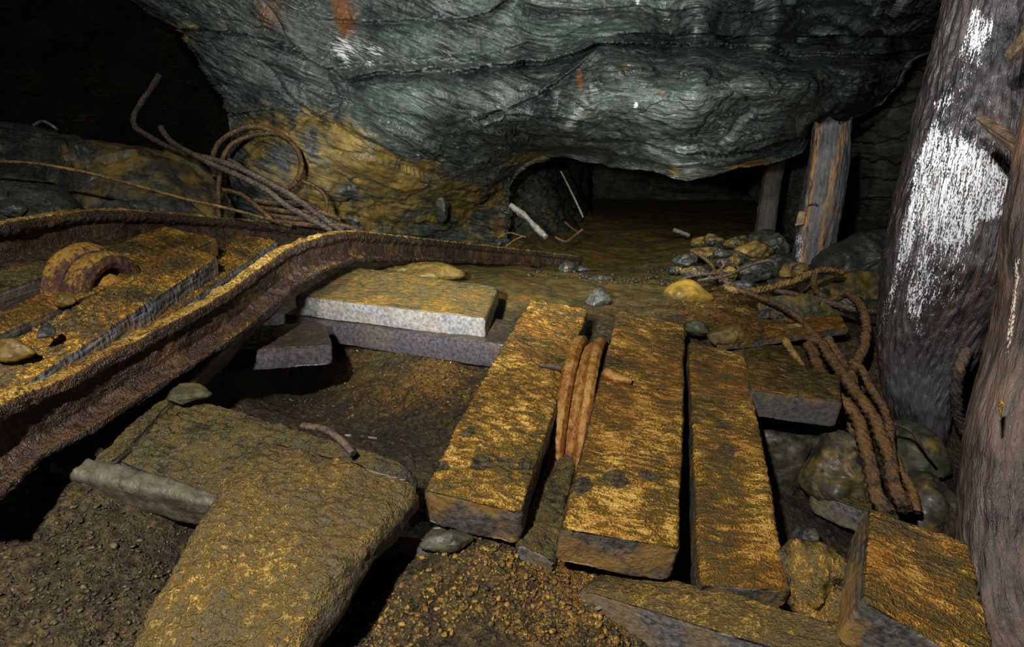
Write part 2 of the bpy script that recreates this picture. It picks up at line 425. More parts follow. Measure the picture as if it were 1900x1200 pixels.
M['stick'] = rust_mat('pale stick', dark=(.10, .09, .08), mid=(.22, .20, .17), hi=(.36, .33, .29))
M['stick_brown'] = rust_mat('brown splintered wood', dark=(.05, .035, .022), mid=(.14, .09, .05), hi=(.30, .19, .09))

def rock_mat(name, dark=(.011, .014, .013), mid=(.060, .074, .066), hi=(.20, .235, .205), stain=(.30, .19, .035), stain2=(.125, .048, .014), rough=.31, bumpd=.016, streak=(5, 5, 55), veins=1.0, spec=.5, wet=.0):
    b = NB(name); v = b.attr('loc'); mx, my, mz = b.sep(b.attr('m'))
    w = b.scale(b.vadd(b.noise(v, 2.2, 3, color=True), (-.5, -.5, -.5)), (.10, .10, .10))
    vs = b.scale(b.vadd(v, w), streak)
    s1 = b.noise(vs, 1.0, 5, .62); s2 = b.noise(b.scale(vs, (3.1, 3.1, 2.6)), 1.0, 4, .6)
    big = b.noise(v, 2.6, 4, .55); fine = b.noise(v, 120, 4, .65)
    s3 = b.noise(b.scale(vs, (5, 5, 4.2)), 1.0, 3, .6)
    k = b.math('ADD', b.math('MULTIPLY', s1, .38), b.math('MULTIPLY', s2, .24)); k = b.math('ADD', k, b.math('MULTIPLY', big, .30)); k = b.math('ADD', k, b.math('MULTIPLY', b.math('SUBTRACT', s3, .5), .30))
    k = b.math('ADD', k, b.math('MULTIPLY', fine, .12))
    k = b.math('ADD', k, b.math('MULTIPLY', b.math('SUBTRACT', b.noise(v, 5.5, 5, .65), .5), .30))
    col = b.ramp(k, [(.42, dark), (.58, mid), (.74, hi)])
    # thin pale veins along the bedding
    ve = b.math('ABSOLUTE', b.math('SUBTRACT', b.noise(b.scale(vs, (.55, .55, .8)), 1.0, 3, .5), .5))
    vf = b.math('MULTIPLY', b.mr(ve, .0, .010, 1, 0), b.mr(b.noise(v, 7, 3), .52, .66))
    col = b.mix(b.math('MULTIPLY', vf, .6 * veins), col, (.55, .56, .50))
    # ochre stain mask, rust mask, white drip mask
    f = b.mr(b.math('ADD', mx, b.math('MULTIPLY', b.math('SUBTRACT', b.math('ADD', b.math('MULTIPLY', s1, .6), b.math('MULTIPLY', b.noise(v, 13, 4, .65), .6)), .6), 2.6)), .30, .95)
    oc = b.mix(b.mr(b.noise(v, 10, 3), .4, .62), stain, tuple(c * .45 for c in stain))
    col = b.mix(b.math('MULTIPLY', f, .85), col, oc)
    g = b.math('MULTIPLY', b.mr(b.math('ADD', my, b.math('MULTIPLY', b.math('SUBTRACT', s2, .5), 2.2)), .3, .9), .85)
    col = b.mix(g, col, b.mix(s2, stain2, tuple(c * 1.3 for c in stain2)))
    wh = b.mr(b.math('ADD', mz, b.math('MULTIPLY', b.math('SUBTRACT', b.math('ADD', b.math('MULTIPLY', s3, .5), b.math('MULTIPLY', s2, .5)), .5), 2.6)), .45, .85)
    col = b.mix(wh, col, (.62, .60, .55))
    pm = b.mr(b.noise(v, 3.4, 4, .6), .42, .62, .25, 1.15)
    h = b.math('ADD', b.math('MULTIPLY', s1, .75), b.math('MULTIPLY', s2, .36)); h = b.math('ADD', h, b.math('MULTIPLY', s3, .25)); h = b.math('MULTIPLY', h, pm); h = b.math('ADD', h, b.math('MULTIPLY', fine, .16))
    return b.fin(col, b.mr(s3, .35, .65, rough - .11, rough + .22), b.bump(h, bumpd), spec=spec)
M['rock'] = rock_mat('slate rock')
M['rock_dim'] = rock_mat('dull rock', dark=(.02, .022, .018), mid=(.05, .054, .042), hi=(.10, .105, .085), rough=.6, spec=.25, veins=.2)
M['stone'] = rock_mat('loose slate stone', dark=(.020, .022, .020), mid=(.052, .056, .048), hi=(.14, .145, .125), bumpd=.005, streak=(14, 14, 24), veins=.4, rough=.5)
M['stone_dim'] = rock_mat('dim pit stone', dark=(.02, .018, .013), mid=(.05, .044, .03), hi=(.11, .10, .07), bumpd=.005, streak=(16, 16, 22), veins=0, rough=.5)
M['stone_ochre'] = rock_mat('ochre stone', dark=(.05, .034, .01), mid=(.16, .10, .02), hi=(.30, .19, .035), stain=(.36, .22, .028), bumpd=.004, streak=(10, 10, 16), veins=0, rough=.5)
M['stone_pale'] = rock_mat('pale olive stone', dark=(.025, .026, .014), mid=(.07, .072, .036), hi=(.17, .17, .09), bumpd=.004, streak=(10, 10, 16), veins=0, rough=.6)

def ground_mat():
    b = NB('mud and gravel'); v = b.attr('loc'); mx, my, mz = b.sep(b.attr('m'))
    big = b.noise(v, 3.2, 4, .6); med = b.noise(v, 16, 5, .62); fine = b.noise(v, 75, 4, .65); vf = b.noise(v, 260, 3, .6)
    vo = b.vor(b.vadd(v, b.scale(b.noise(v, 30, 2, color=True), (.02, .02, .02))), 62)
    k = b.math('ADD', b.math('MULTIPLY', fine, .42), b.math('MULTIPLY', med, .28)); k = b.math('ADD', k, b.math('MULTIPLY', vf, .30))
    k = b.math('ADD', k, b.math('MULTIPLY', b.math('SUBTRACT', .5, vo), .12))
    col = b.ramp(k, [(.40, (.020, .014, .009)), (.52, (.078, .054, .022)), (.66, (.21, .15, .052))])
    # m.x: ochre crumbs, m.y: smooth olive silt, m.z: near-black patches
    f = b.mr(b.math('ADD', b.math('ADD', b.math('ADD', k, b.math('MULTIPLY', b.math('SUBTRACT', vf, .5), .5)), b.math('MULTIPLY', b.math('SUBTRACT', mx, .5), .24)), b.math('MULTIPLY', b.math('SUBTRACT', big, .5), .28)), .56, .70)
    oc = b.mix(b.mr(b.noise(v, 24, 3), .4, .6), (.40, .21, .03), (.28, .11, .016))
    col = b.mix(b.math('MULTIPLY', f, b.mr(mx, .08, .4)), col, oc)
    silt = b.mix(b.mr(med, .35, .65), (.075, .060, .018), (.19, .145, .036)); silt = b.mix(b.mr(b.noise(v, 7, 5, .65), .50, .64), silt, (.24, .11, .02))
    col = b.mix(b.math('MULTIPLY', my, .85), col, silt)
    col = b.mix(b.math('MULTIPLY', mz, b.mr(fine, .72, .5)), col, (.012, .010, .009))
    fl = b.mr(b.noise(v, 95, 2, .5), .735, .77); col = b.mix(b.math('MULTIPLY', fl, .7), col, (.42, .38, .25))
    h = b.math('ADD', b.math('MULTIPLY', fine, .8), b.math('MULTIPLY', vf, .5)); h = b.math('ADD', h, b.math('MULTIPLY', b.math('SUBTRACT', 1, vo), .15)); h = b.math('ADD', h, b.math('MULTIPLY', med, .8))
    h = b.math('MULTIPLY', h, b.math('SUBTRACT', 1.0, b.math('MULTIPLY', my, .6)))
    return b.fin(col, b.mr(fine, .35, .65, .34, .68), b.bump(h, .016), spec=.45)
M['ground'] = ground_mat()

def log_mat(name, dark=(.012, .011, .013), mid=(.032, .029, .034), hi=(.085, .078, .086), rough=.20, warm=(.20, .09, .03), white=(.85, .86, .9)):
    b = NB(name); v = b.attr('loc'); mx, my, mz = b.sep(b.attr('m'))
    vg = b.scale(b.vadd(v, b.scale(b.vadd(b.noise(v, 9, 2, color=True), (-.5, -.5, -.5)), (.02, .02, .02))), (9, 85, 85))
    g1 = b.noise(vg, 1, 5, .62); g2 = b.noise(b.scale(vg, (2, 2.6, 2.6)), 1, 4, .6); big = b.noise(v, 5, 4, .6); fine = b.noise(b.scale(v, (.8, 2.2, 2.2)), 170, 3, .6)
    k = b.math('ADD', b.math('MULTIPLY', g1, .5), b.math('MULTIPLY', big, .5))
    col = b.ramp(k, [(.38, dark), (.52, mid), (.68, hi)])
    col = b.mix(b.math('MULTIPLY', mx, b.mr(g1, .42, .58)), col, warm)
    col = b.mix(b.math('MULTIPLY', my, b.mr(big, .4, .6)), col, (.085, .083, .092))
    # white lime bloom and painted wet glint on the raised grain
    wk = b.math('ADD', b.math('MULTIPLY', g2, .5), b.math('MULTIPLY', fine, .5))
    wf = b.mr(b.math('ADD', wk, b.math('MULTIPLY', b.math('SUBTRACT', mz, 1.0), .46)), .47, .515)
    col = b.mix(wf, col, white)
    h = b.math('ADD', b.math('MULTIPLY', g1, .8), b.math('ADD', b.math('MULTIPLY', g2, .5), b.math('MULTIPLY', fine, .25)))
    return b.fin(col, b.mr(g2, .3, .7, rough - .06, rough + .25), b.bump(h, .007), spec=.6)
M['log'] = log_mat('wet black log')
M['post'] = log_mat('split grey post', dark=(.03, .028, .03), mid=(.085, .08, .082), hi=(.17, .16, .155), rough=.36, warm=(.34, .15, .03))
M['post_dim'] = log_mat('brown old post', dark=(.035, .03, .024), mid=(.085, .07, .052), hi=(.15, .12, .085), rough=.55)
M['bark'] = log_mat('brown grey grooved post', dark=(.035, .024, .02), mid=(.11, .08, .065), hi=(.22, .165, .13), rough=.42, warm=(.30, .14, .05), white=(.85, .72, .56))

# ------------------------------------------------------------------ scattered-point interpolation
def rbf(X, Y, Q, lam=1e-4, eps=.15):
    X = np.asarray(X, float); Y = np.asarray(Y, float)
    k = lambda d: np.sqrt(d * d + eps * eps)
    D = np.linalg.norm(X[:, None] - X[None], axis=-1)
    n = len(X); A = np.zeros((n + 3, n + 3)); A[:n, :n] = -k(D) + 0 * lam; A[:n, :n] += lam * np.eye(n)
    A[:n, n] = 1; A[:n, n + 1:] = X; A[n, :n] = 1; A[n + 1:, :n] = X.T
    w = np.linalg.solve(A, np.concatenate([Y, np.zeros(3)]))
    out = np.zeros(len(Q))
    for i in range(0, len(Q), 40000):
        q = Q[i:i + 40000]; d = np.linalg.norm(q[:, None] - X[None], axis=-1)
        out[i:i + 40000] = -k(d) @ w[:n] + w[n] + q @ w[n + 1:]
    return out

# ------------------------------------------------------------------ ROCK MASS (hanging wall over the opening)
EDGE = [(60, -330, 2.9), (170, -140, 2.95), (250, 0, 3.0), (290, 28, 3.05), (340, 55, 3.1), (352, 80, 3.15), (380, 125, 3.2), (405, 155, 3.3), (424, 182, 3.35), (427, 215, 3.4), (430, 250, 3.45),
        (433, 300, 3.5), (436, 390, 3.5), (450, 440, 3.55), (560, 472, 3.7), (700, 482, 4.1), (850, 482, 4.8), (925, 480, 5.0), (938, 470, 5.0), (941, 430, 5.0), (943, 390, 4.95), (945, 350, 4.8),
        (958, 325, 4.6), (985, 305, 4.45), (1015, 291, 4.3), (1060, 293, 4.1), (1110, 303, 3.9), (1160, 312, 3.5), (1210, 318, 3.25), (1250, 330, 3.1), (1275, 336, 3.05), (1310, 328, 3.1), (1345, 318, 3.2),
        (1380, 311, 3.3), (1420, 305, 3.4), (1470, 295, 3.6), (1490, 285, 3.6), (1500, 262, 3.6), (1512, 246, 3.6), (1560, 232, 3.6), (1600, 214, 3.6), (1640, 190, 3.6), (1665, 155, 3.5), (1690, 112, 3.4),
        (1740, 92, 3.2), (1800, 88, 3.1), (2000, 70, 3.0), (2250, 40, 2.9)]
DEPTH = [(p[0], p[1], p[2]) for p in EDGE] + [
        (400, -300, 2.6), (800, -300, 2.35), (1200, -300, 2.2), (1700, -300, 2.3), (2200, -300, 2.4), (400, 0, 2.9), (500, 100, 3.0), (600, 200, 3.15), (500, 300, 3.35), (620, 340, 3.4), (700, 400, 3.8),
        (700, 100, 2.85), (700, 250, 3.1), (800, 200, 2.95), (800, 330, 3.6), (860, 400, 4.5), (900, 330, 4.1), (850, 100, 2.8), (1000, 60, 2.75), (1000, 150, 2.8), (950, 230, 3.1), (1050, 200, 2.75), (1050, 262, 3.2),
        (1200, 30, 2.75), (1200, 130, 2.48), (1200, 200, 2.55), (1200, 255, 2.75), (1300, 270, 2.8), (1300, 130, 2.47), (1400, 140, 2.5), (1400, 210, 2.75), (1450, 245, 3.0), (1500, 135, 2.65), (1500, 200, 2.95), (1600, 130, 3.0), (1600, 190, 3.3),
        (1300, 46, 2.7), (1450, 46, 2.72), (1600, 44, 2.75), (1700, 60, 2.95), (1250, 78, 3.05), (1350, 76, 3.3), (1470, 78, 3.4), (1580, 80, 3.4), (1300, -60, 2.5), (1600, -60, 2.5), (900, -60, 2.55), (550, -60, 2.75), (1200, 300, 3.1), (1350, 300, 3.05)]
# ledges: polyline, recess depth, recess height in px, permanent step behind
LEDGE = [([(640, 148), (700, 128), (850, 132), (1000, 112), (1060, 100), (1110, 84), (1200, 88), (1350, 84), (1500, 96), (1620, 100), (1740, 84)], .26, 9, 0.0),
         ([(1140, 66), (1250, 60), (1400, 62), (1550, 58), (1720, 66)], .30, 26, 0.0),
         ([(590, 34), (700, 36), (850, 34), (905, 24), (940, -2), (960, -30)], .12, 12, 0.0),
         ([(960, 8), (1100, 16), (1230, 12), (1370, 18), (1500, 6), (1640, 10)], .15, 20, 0.0),
         ([(840, 222), (900, 208), (960, 192), (1010, 170), (1040, 148), (1085, 118), (1120, 92)], .10, 9, 0.0),
         ([(600, 130), (650, 116), (750, 108), (870, 114), (980, 80), (1040, 86)], .06, 8, 0.0),
         ([(935, 246), (1000, 248), (1060, 246), (1130, 256), (1200, 268), (1270, 286), (1340, 279), (1420, 264), (1500, 243)], .16, 9, .07),
         ([(860, 228), (920, 206), (1010, 208), (1080, 218), (1130, 240)], .08, 8, 0.0),
         ([(960, 300), (1010, 280), (1080, 278), (1160, 292), (1260, 306), (1340, 298), (1450, 286)], .09, 8, .04),
         ([(240, 0), (330, 42), (430, 56), (560, 96), (650, 150)], .07, 9, 0.0),
         ([(430, 62), (500, 120), (560, 190), (600, 215), (640, 195)], .05, 10, 0.0),
         ([(425, 212), (520, 205), (610, 216), (700, 260), (760, 300), (815, 330)], .06, 9, 0.0),
         ([(1250, 26), (1330, 34), (1400, 30), (1480, 38), (1700, 30)], .08, 8, 0.0),
         ([(600, 300), (680, 350), (720, 400), (740, 430)], .05, 9, 0.0)]
ICE = [(640, 150, 26), (690, 100, 40)]
def build_rock():
    E = np.array(EDGE, float)
    L = arclen(E[:, :2]); ncol = 1150
    s = np.linspace(0, L[-1], ncol)
    e = np.stack([np.interp(s, L, E[:, k]) for k in range(3)], 1)
    # irregular broken rim
    q = np.stack([s / 90, s * 0, s * 0 + .5], 1)
    e[:, 1] += 5 * fbm(q, 2.5, 4, 3); e[:, 0] += 4 * fbm(q, 2.5, 4, 8)
    nrow = 250
    v = np.linspace(0, 1, nrow) ** .86
    PX = e[None, :, 0] * np.ones((nrow, 1)) + (1 - v)[:, None] * 0
    top = -330.0
    PY = top + (e[None, :, 1] - top) * v[:, None]
    # spread the columns of steep rims out sideways as they rise
    S = s / s[-1]; wide = np.interp(S, [0, 1], [-150, 2300])[None, :]
    fw = (1 - v)[:, None] ** 1.6
    PX = PX * (1 - fw) + wide * fw
    D = np.array(DEPTH, float)
    ZC = rbf(D[:, :2] / 300.0, D[:, 2], np.stack([PX.ravel(), PY.ravel()], 1) / 300.0, lam=1e-3, eps=.1).reshape(PX.shape)
    f = sstep(.965, 1, v)[:, None]
    ZC = ZC * (1 - f) + e[None, :, 2] * f
    rec = np.zeros_like(PX)
    for pl, A, hgt, perm in LEDGE:
        pl = np.array(pl, float)
        wob = 9 * fbm(np.stack([PX / 110, PY * 0, PX * 0], -1), 1.0, 2, 5)
        ly = np.interp(PX, pl[:, 0], pl[:, 1]) + wob
        fade = sstep(pl[0, 0] - 10, pl[0, 0] + 50, PX) * (1 - sstep(pl[-1, 0] - 50, pl[-1, 0] + 10, PX))
        d = PY - ly
        rec += fade * A * np.where(d > 0, np.exp(-np.abs(d) / hgt / 1.6) * sstep(0, 3, d), 0)
        rec -= fade * A * .3 * np.where(d <= 0, np.exp(d / hgt / .9), 0)
        if perm: rec += fade * perm * sstep(0, 4, d)
    rec *= (1 - f)
    xv = (PX - 950) / F; yv = (600 - PY) / F
    ZZ = ZC + rec
    V = np.stack([xv * ZZ, ZZ * CT + yv * ZZ * ST, H - ZZ * ST + yv * ZZ * CT], -1)
    rim = V[-1]
    # underside and back, running 2.5 m into the hill
    K = 46; ks = (np.arange(1, K + 1) / K) ** 1.5
    back = rim[None] + ks[:, None, None] * np.array([0, 2.6, .35]) + (np.sin(ks * pi / 2) ** .5 * .10)[:, None, None] * np.array([0, 0, 1.0])
    V = np.concatenate([V, back], 0); nr = V.shape[0]
    V = V.reshape(-1, 3); Fc = grid_faces(nr, ncol, False)
    V0 = np.concatenate([np.stack([xv * ZC, ZC * CT + yv * ZC * ST, H - ZC * ST + yv * ZC * CT], -1), back], 0).reshape(-1, 3)
    N = vnormals(V0, Fc)
    if N[:, 1].mean() > 0: Fc = Fc[:, ::-1]; N = -N
    x, y, z = V.T
    sp = .3 * np.log1p(np.exp((.1 - x) / .3))
    n = z - .45 * sp + .06 * fbm(V, .9, 3, 2)
    Lc = np.stack([x, y, n], 1)
    warp = fbm(V, 1.4, 4, 11)
    st = n * 6.5 + 1.5 * warp + .25 * x
    fr = st - np.floor(st)
    a1 = np.clip(.5 + 1.4 * fbm(V * [1, 1, 2], 1.3, 3, 21), 0, 1.2)
    d = .034 * a1 * (1 - fr) ** 1.3
    st2 = n * 21 + 1.5 * fbm(V, 2.4, 3, 13) + .6 * x; fr2 = st2 - np.floor(st2)
    d += .009 * np.clip(.2 + 1.8 * fbm(V, 2.6, 3, 23), 0, 1.2) * (1 - fr2) ** 1.2
    d += .085 * fbm(V * [1, 1, 1.6], 1.1, 3, 25)
    d += .026 * fbm(Lc * [.8, .8, 3.4], 2.8, 6, 31, ridged=True)
    fq = fbm(Lc * [1, 1, 1.5], 3.2, 3, 35) * 5; wq = V * 0 + np.stack([fbm(V, 1.6, 3, 71), fbm(V, 1.6, 3, 72), fbm(V, 2.5, 3, 73) * .4], 1)
    fa, fe = facets((Lc + .10 * wq) * [2.1, 2.1, 6.0], 5); d += .085 * fa
    fb, fe2 = facets((Lc + .05 * wq) * [6.5, 6.5, 26], 6); d += .017 * 1.3 * fb * np.clip(.5 + 1.5 * fbm(V, 1.8, 2, 74), .1, 1.3)
    fc_, _ = facets((Lc + .03 * wq) * [17, 17, 60], 7); d += .0055 * fc_
    d -= .014 * (1 - sstep(0, .10, fe)) * sstep(-.1, .2, fbm(V, 1.5, 2, 75))
    d += .010 * fbm(Lc * [1, 1, 2.5], 14, 4, 41, ridged=True)
    rimf = np.ones((nr, ncol)); rimf[:nrow] = 1 - .75 * sstep(.93, 1, v)[:, None]; rimf = rimf.ravel()
    V = V + N * (d * rimf)[:, None] * [1, 1, .5]
    # stains of the stone itself, placed by where they are on the wall
    px, py, zc = proj(V)
    def blob(cx, cy, rx, ry, a=1.0, ang=0.0):
        c_, s_ = cos(radians(ang)), sin(radians(ang))
        dx = (px - cx) * c_ + (py - cy) * s_; dy = -(px - cx) * s_ + (py - cy) * c_
        return a * np.exp(-((dx / rx) ** 2 + (dy / ry) ** 2))
    oc = blob(560, 300, 150, 80, .95, 20) + blob(680, 340, 160, 80, .6, 20) + blob(760, 300, 80, 30, 1.1, 30) + blob(640, 260, 110, 35, .75, 20) + blob(860, 400, 60, 60, .75) + blob(700, 350, 80, 40, .45, 30) + blob(600, 410, 110, 35, .8) + blob(840, 345, 60, 14, .8, 10)
    oc += blob(925, 390, 18, 60, 1.1) + blob(1240, 318, 60, 12, .7) + blob(960, 300, 22, 16, 1.0, -40) + blob(1390, 305, 60, 7, 1.0, -10) + blob(1440, 190, 60, 30, .25) + blob(1520, 120, 120, 40, .22) + blob(400, 60, 110, 16, .35, 18) + blob(1000, 290, 60, 10, .8, -10) + blob(340, 60, 40, 16, .5, 30)
    oc += blob(820, 385, 16, 40, .9)
    ru = blob(500, 20, 40, 40, .70, 12) + blob(632, 22, 17, 44, .95, -14) + blob(652, 30, 26, 44, .45) + blob(575, 60, 60, 30, .25) + blob(1075, 140, 7, 14, 1.0) + blob(1160, 128, 14, 6, .9) + blob(1078, 160, 4, 12, .8) + blob(1228, 172, 8, 5, .9, 30) + blob(1144, 158, 4, 8, .6) + blob(925, 420, 15, 26, .8) + blob(1400, 303, 40, 5, 1.1, -12) + blob(1100, 208, 9, 3, .7)
    wh = blob(640, 84, 50, 22, .48, 10) + blob(700, 95, 30, 14, .45) + blob(640, 112, 14, 24, .5, -20) + blob(1180, 195, 5, 6, 1.1) + blob(1172, 120, 12, 5, .6) + blob(1183, 4, 5, 7, 1.0) + blob(690, 118, 14, 7, .5)
    oc = np.clip(oc, 0, .9); oc = oc * np.clip(.75 + 1.3 * fbm(V, 3.0, 4, 81), .25, 1.1)
    back = (np.arange(nr) >= nrow)[:, None] * np.ones((1, ncol))
    m = np.stack([oc, ru, wh], 1) * (1 - .6 * back.ravel())[:, None]
    o = make('wall_far', V, Fc, M['rock'], loc=Lc, m=m)
    tag(o, 'dark grey green slate rock wall and overhanging roof of the mine passage', 'rock wall', kind='structure')
build_rock()

# cavern behind: left void, the low tunnel, and the right hand side behind the posts
def shell(name, label, pts, mat, nu=260, nv=160, amp=.25, thick=.5, seed=3, strata=True):
    """rough rock sheet through a coarse grid of (px,py,zc) rows, closed at the back"""
    A = np.array([[W(*p) for p in r] for r in pts])
    R = np.stack([catmull(r, nu) for r in A], 0)
    R = np.stack([catmull(R[:, j], nv) for j in range(nu)], 1)
    V = R.reshape(-1, 3); Fc = grid_faces(nv, nu, False); N = vnormals(V, Fc)
    c = np.array([0, 0, H])
    if (N * (c - V)).sum() < 0: Fc = Fc[:, ::-1]; N = -N
    Lc = V * [1, 1, 1.0]
    st = V[:, 2] * 6 + 1.4 * fbm(V, 1.2, 4, seed); fr = st - np.floor(st)
    d = amp * (.5 * fbm(V * [1, 1, 1.8], 1.0, 4, seed + 1) + .18 * (1 - fr) + .18 * fbm(V * [1, 1, 3], 4, 4, seed + 2, ridged=True))
    V1 = V + N * d[:, None]
    nb = len(V1); V2 = V1 - N * thick
    ring = np.concatenate([np.arange(nu), np.arange(2, nv) * nu - 1 + 0, (nv) * nu - 1 - np.arange(nu), np.arange(nv - 2, 0, -1) * nu])
    r2 = np.roll(ring, -1)
    side = np.stack([ring, r2, r2 + nb, ring + nb], 1)
    Fa = np.concatenate([Fc, Fc[:, ::-1] + nb, side])
    Vx = np.concatenate([V1, V2]); Lx = np.concatenate([Lc, Lc])
    oc = np.clip(.25 + .5 * fbm(Vx, 1.5, 3, seed + 6), 0, 1)
    return tag(make(name, Vx, Fa, mat, loc=Lx, m=np.stack([oc, oc * 0, oc * 0], 1)), label, 'rock wall', kind='structure')
shell('wall_back', 'black distant rock of the cavern beyond', [[(-500, -400, 9), (300, -300, 10), (900, 100, 10), (1400, 150, 10), (2400, -100, 9)],
      [(-500, 100, 9), (300, 150, 10), (900, 250, 10), (1400, 300, 10), (2400, 200, 9)], [(-500, 420, 9), (300, 420, 10), (900, 430, 10), (1400, 440, 10), (2400, 520, 8)]], M['rock_dim'], nu=160, nv=60, amp=.5)
shell('wall_tunnel', 'dull grey rounded rock wall inside the low tunnel', [[(905, 255, 5.4), (960, 265, 5.9), (1000, 265, 6.4), (1045, 270, 7.2), (1100, 270, 8.6)],
      [(900, 340, 5.3), (965, 345, 5.8), (1010, 345, 6.2), (1040, 350, 6.9), (1090, 350, 8.6)], [(900, 430, 5.2), (950, 450, 5.6), (1010, 450, 6.0), (1060, 440, 6.8), (1100, 430, 8.6)]], M['rock_dim'], nu=120, nv=70, amp=.25, thick=.25, seed=15)
shell('wall_right', 'dark layered rock behind the posts on the right', [[(1380, 285, 6.2), (1500, 200, 4.6), (1620, 120, 3.95), (1720, 60, 3.6), (1950, 20, 2.9), (2250, -50, 2.3)],
      [(1400, 320, 6.2), (1500, 290, 4.9), (1600, 270, 4.4), (1720, 250, 4.0), (1950, 200, 3.2), (2250, 200, 2.5)],
      [(1420, 400, 6.2), (1500, 400, 5.2), (1600, 400, 4.7), (1720, 400, 4.2), (1950, 400, 3.3), (2250, 420, 2.5)],
      [(1420, 520, 6.0), (1500, 530, 4.9), (1600, 560, 4.3), (1720, 640, 3.3), (1950, 800, 2.4), (2250, 900, 1.9)]], M['rock_dim'], nu=240, nv=160, amp=.3, seed=9)

# ------------------------------------------------------------------ GROUND
GP = [(1150, 400, 8.0), (1300, 417, 7.0), (1000, 412, 7.2), (1350, 440, 5.6), (1200, 450, 6.0), (1000, 450, 5.4), (1200, 480, 5.0), (1200, 500, 4.3), (1300, 500, 3.8), (1080, 495, 4.7), (980, 497, 4.1), (880, 500, 3.25), (950, 510, 3.1),
      (850, 514, 2.75), (1100, 550, 2.5), (1100, 515, 3.3), (1200, 570, 2.3), (950, 540, 2.4), (1300, 560, 2.5), (1400, 580, 2.35), (1500, 560, 2.6), (1450, 480, 3.6), (1600, 540, 2.9), (1380, 450, 4.6), (1550, 640, 2.05), (1650, 620, 2.3), (1950, 600, 2.4), (760, 516, 2.75),
      (450, 432, 3.0), (600, 442, 3.3), (0, 410, 2.6), (-400, 400, 2.6), (200, 345, 3.8), (700, 460, 4.0), (850, 462, 4.7)]
GZ = [(1500, 850, -.30), (1600, 800, -.28), (1450, 950, -.26), (1700, 850, -.24), (1750, 980, -.36), (1850, 1000, -.4), (1950, 800, -.3), (1400, 800, -.24), (1540, 1000, -.34), (1520, 720, -.16), (1650, 700, -.16), (1420, 700, -.10),
      (650, 700, -.14), (500, 700, -.15), (800, 700, -.11), (700, 650, -.10), (850, 760, -.13), (700, 800, -.16), (740, 870, -.16), (1020, 900, -.14), (1285, 900, -.18), (900, 620, -.09), (1110, 640, -.03), (560, 620, -.10), (640, 580, -.08), (400, 650, -.08),
      (800, 1010, -.12), (700, 1100, -.14), (800, 1180, -.14), (1000, 1060, -.14), (1100, 1120, -.17), (1250, 1190, -.24), (1000, 1200, -.15), (1400, 1250, -.38), (600, 1250, -.15), (1500, 1250, -.42), (1800, 1250, -.42), (1000, 1500, -.16), (400, 1500, -.1),
      (200, 950, -.02), (60, 920, .0), (0, 1000, -.02), (100, 1200, -.05), (250, 1100, -.06), (-200, 1100, -.03), (350, 950, -.05), (300, 1020, -.07), (-300, 1400, -.05), (450, 1000, -.12), (500, 830, -.10), (600, 900, -.14),
      (100, 650, .12), (0, 560, .15), (-300, 600, .15), (-250, 850, .06), (300, 510, .14), (150, 480, .17), (0, 460, .2), (-400, 480, .2), (300, 430, .2), (200, 760, 0.0), (400, 560, .10), (450, 480, .13)]
PTS = np.array([W(*p) for p in GP] + [G(*p) for p in GZ] + [np.array([x, y, z]) for x, y, z in ((-6, 3, .3), (6, 3, -.3), (-6, 9, .2), (6, 9, -.5), (0, 10, -.48), (-2, 6, .25), (3, 6, -.45), (-1, .2, -.05), (1, .2, -.35))])
def ground_z(x, y):
    sh = np.shape(x); Q = np.stack([np.ravel(x), np.ravel(y)], 1)
    return rbf(PTS[:, :2], PTS[:, 2], Q, lam=2e-3, eps=.12).reshape(sh)
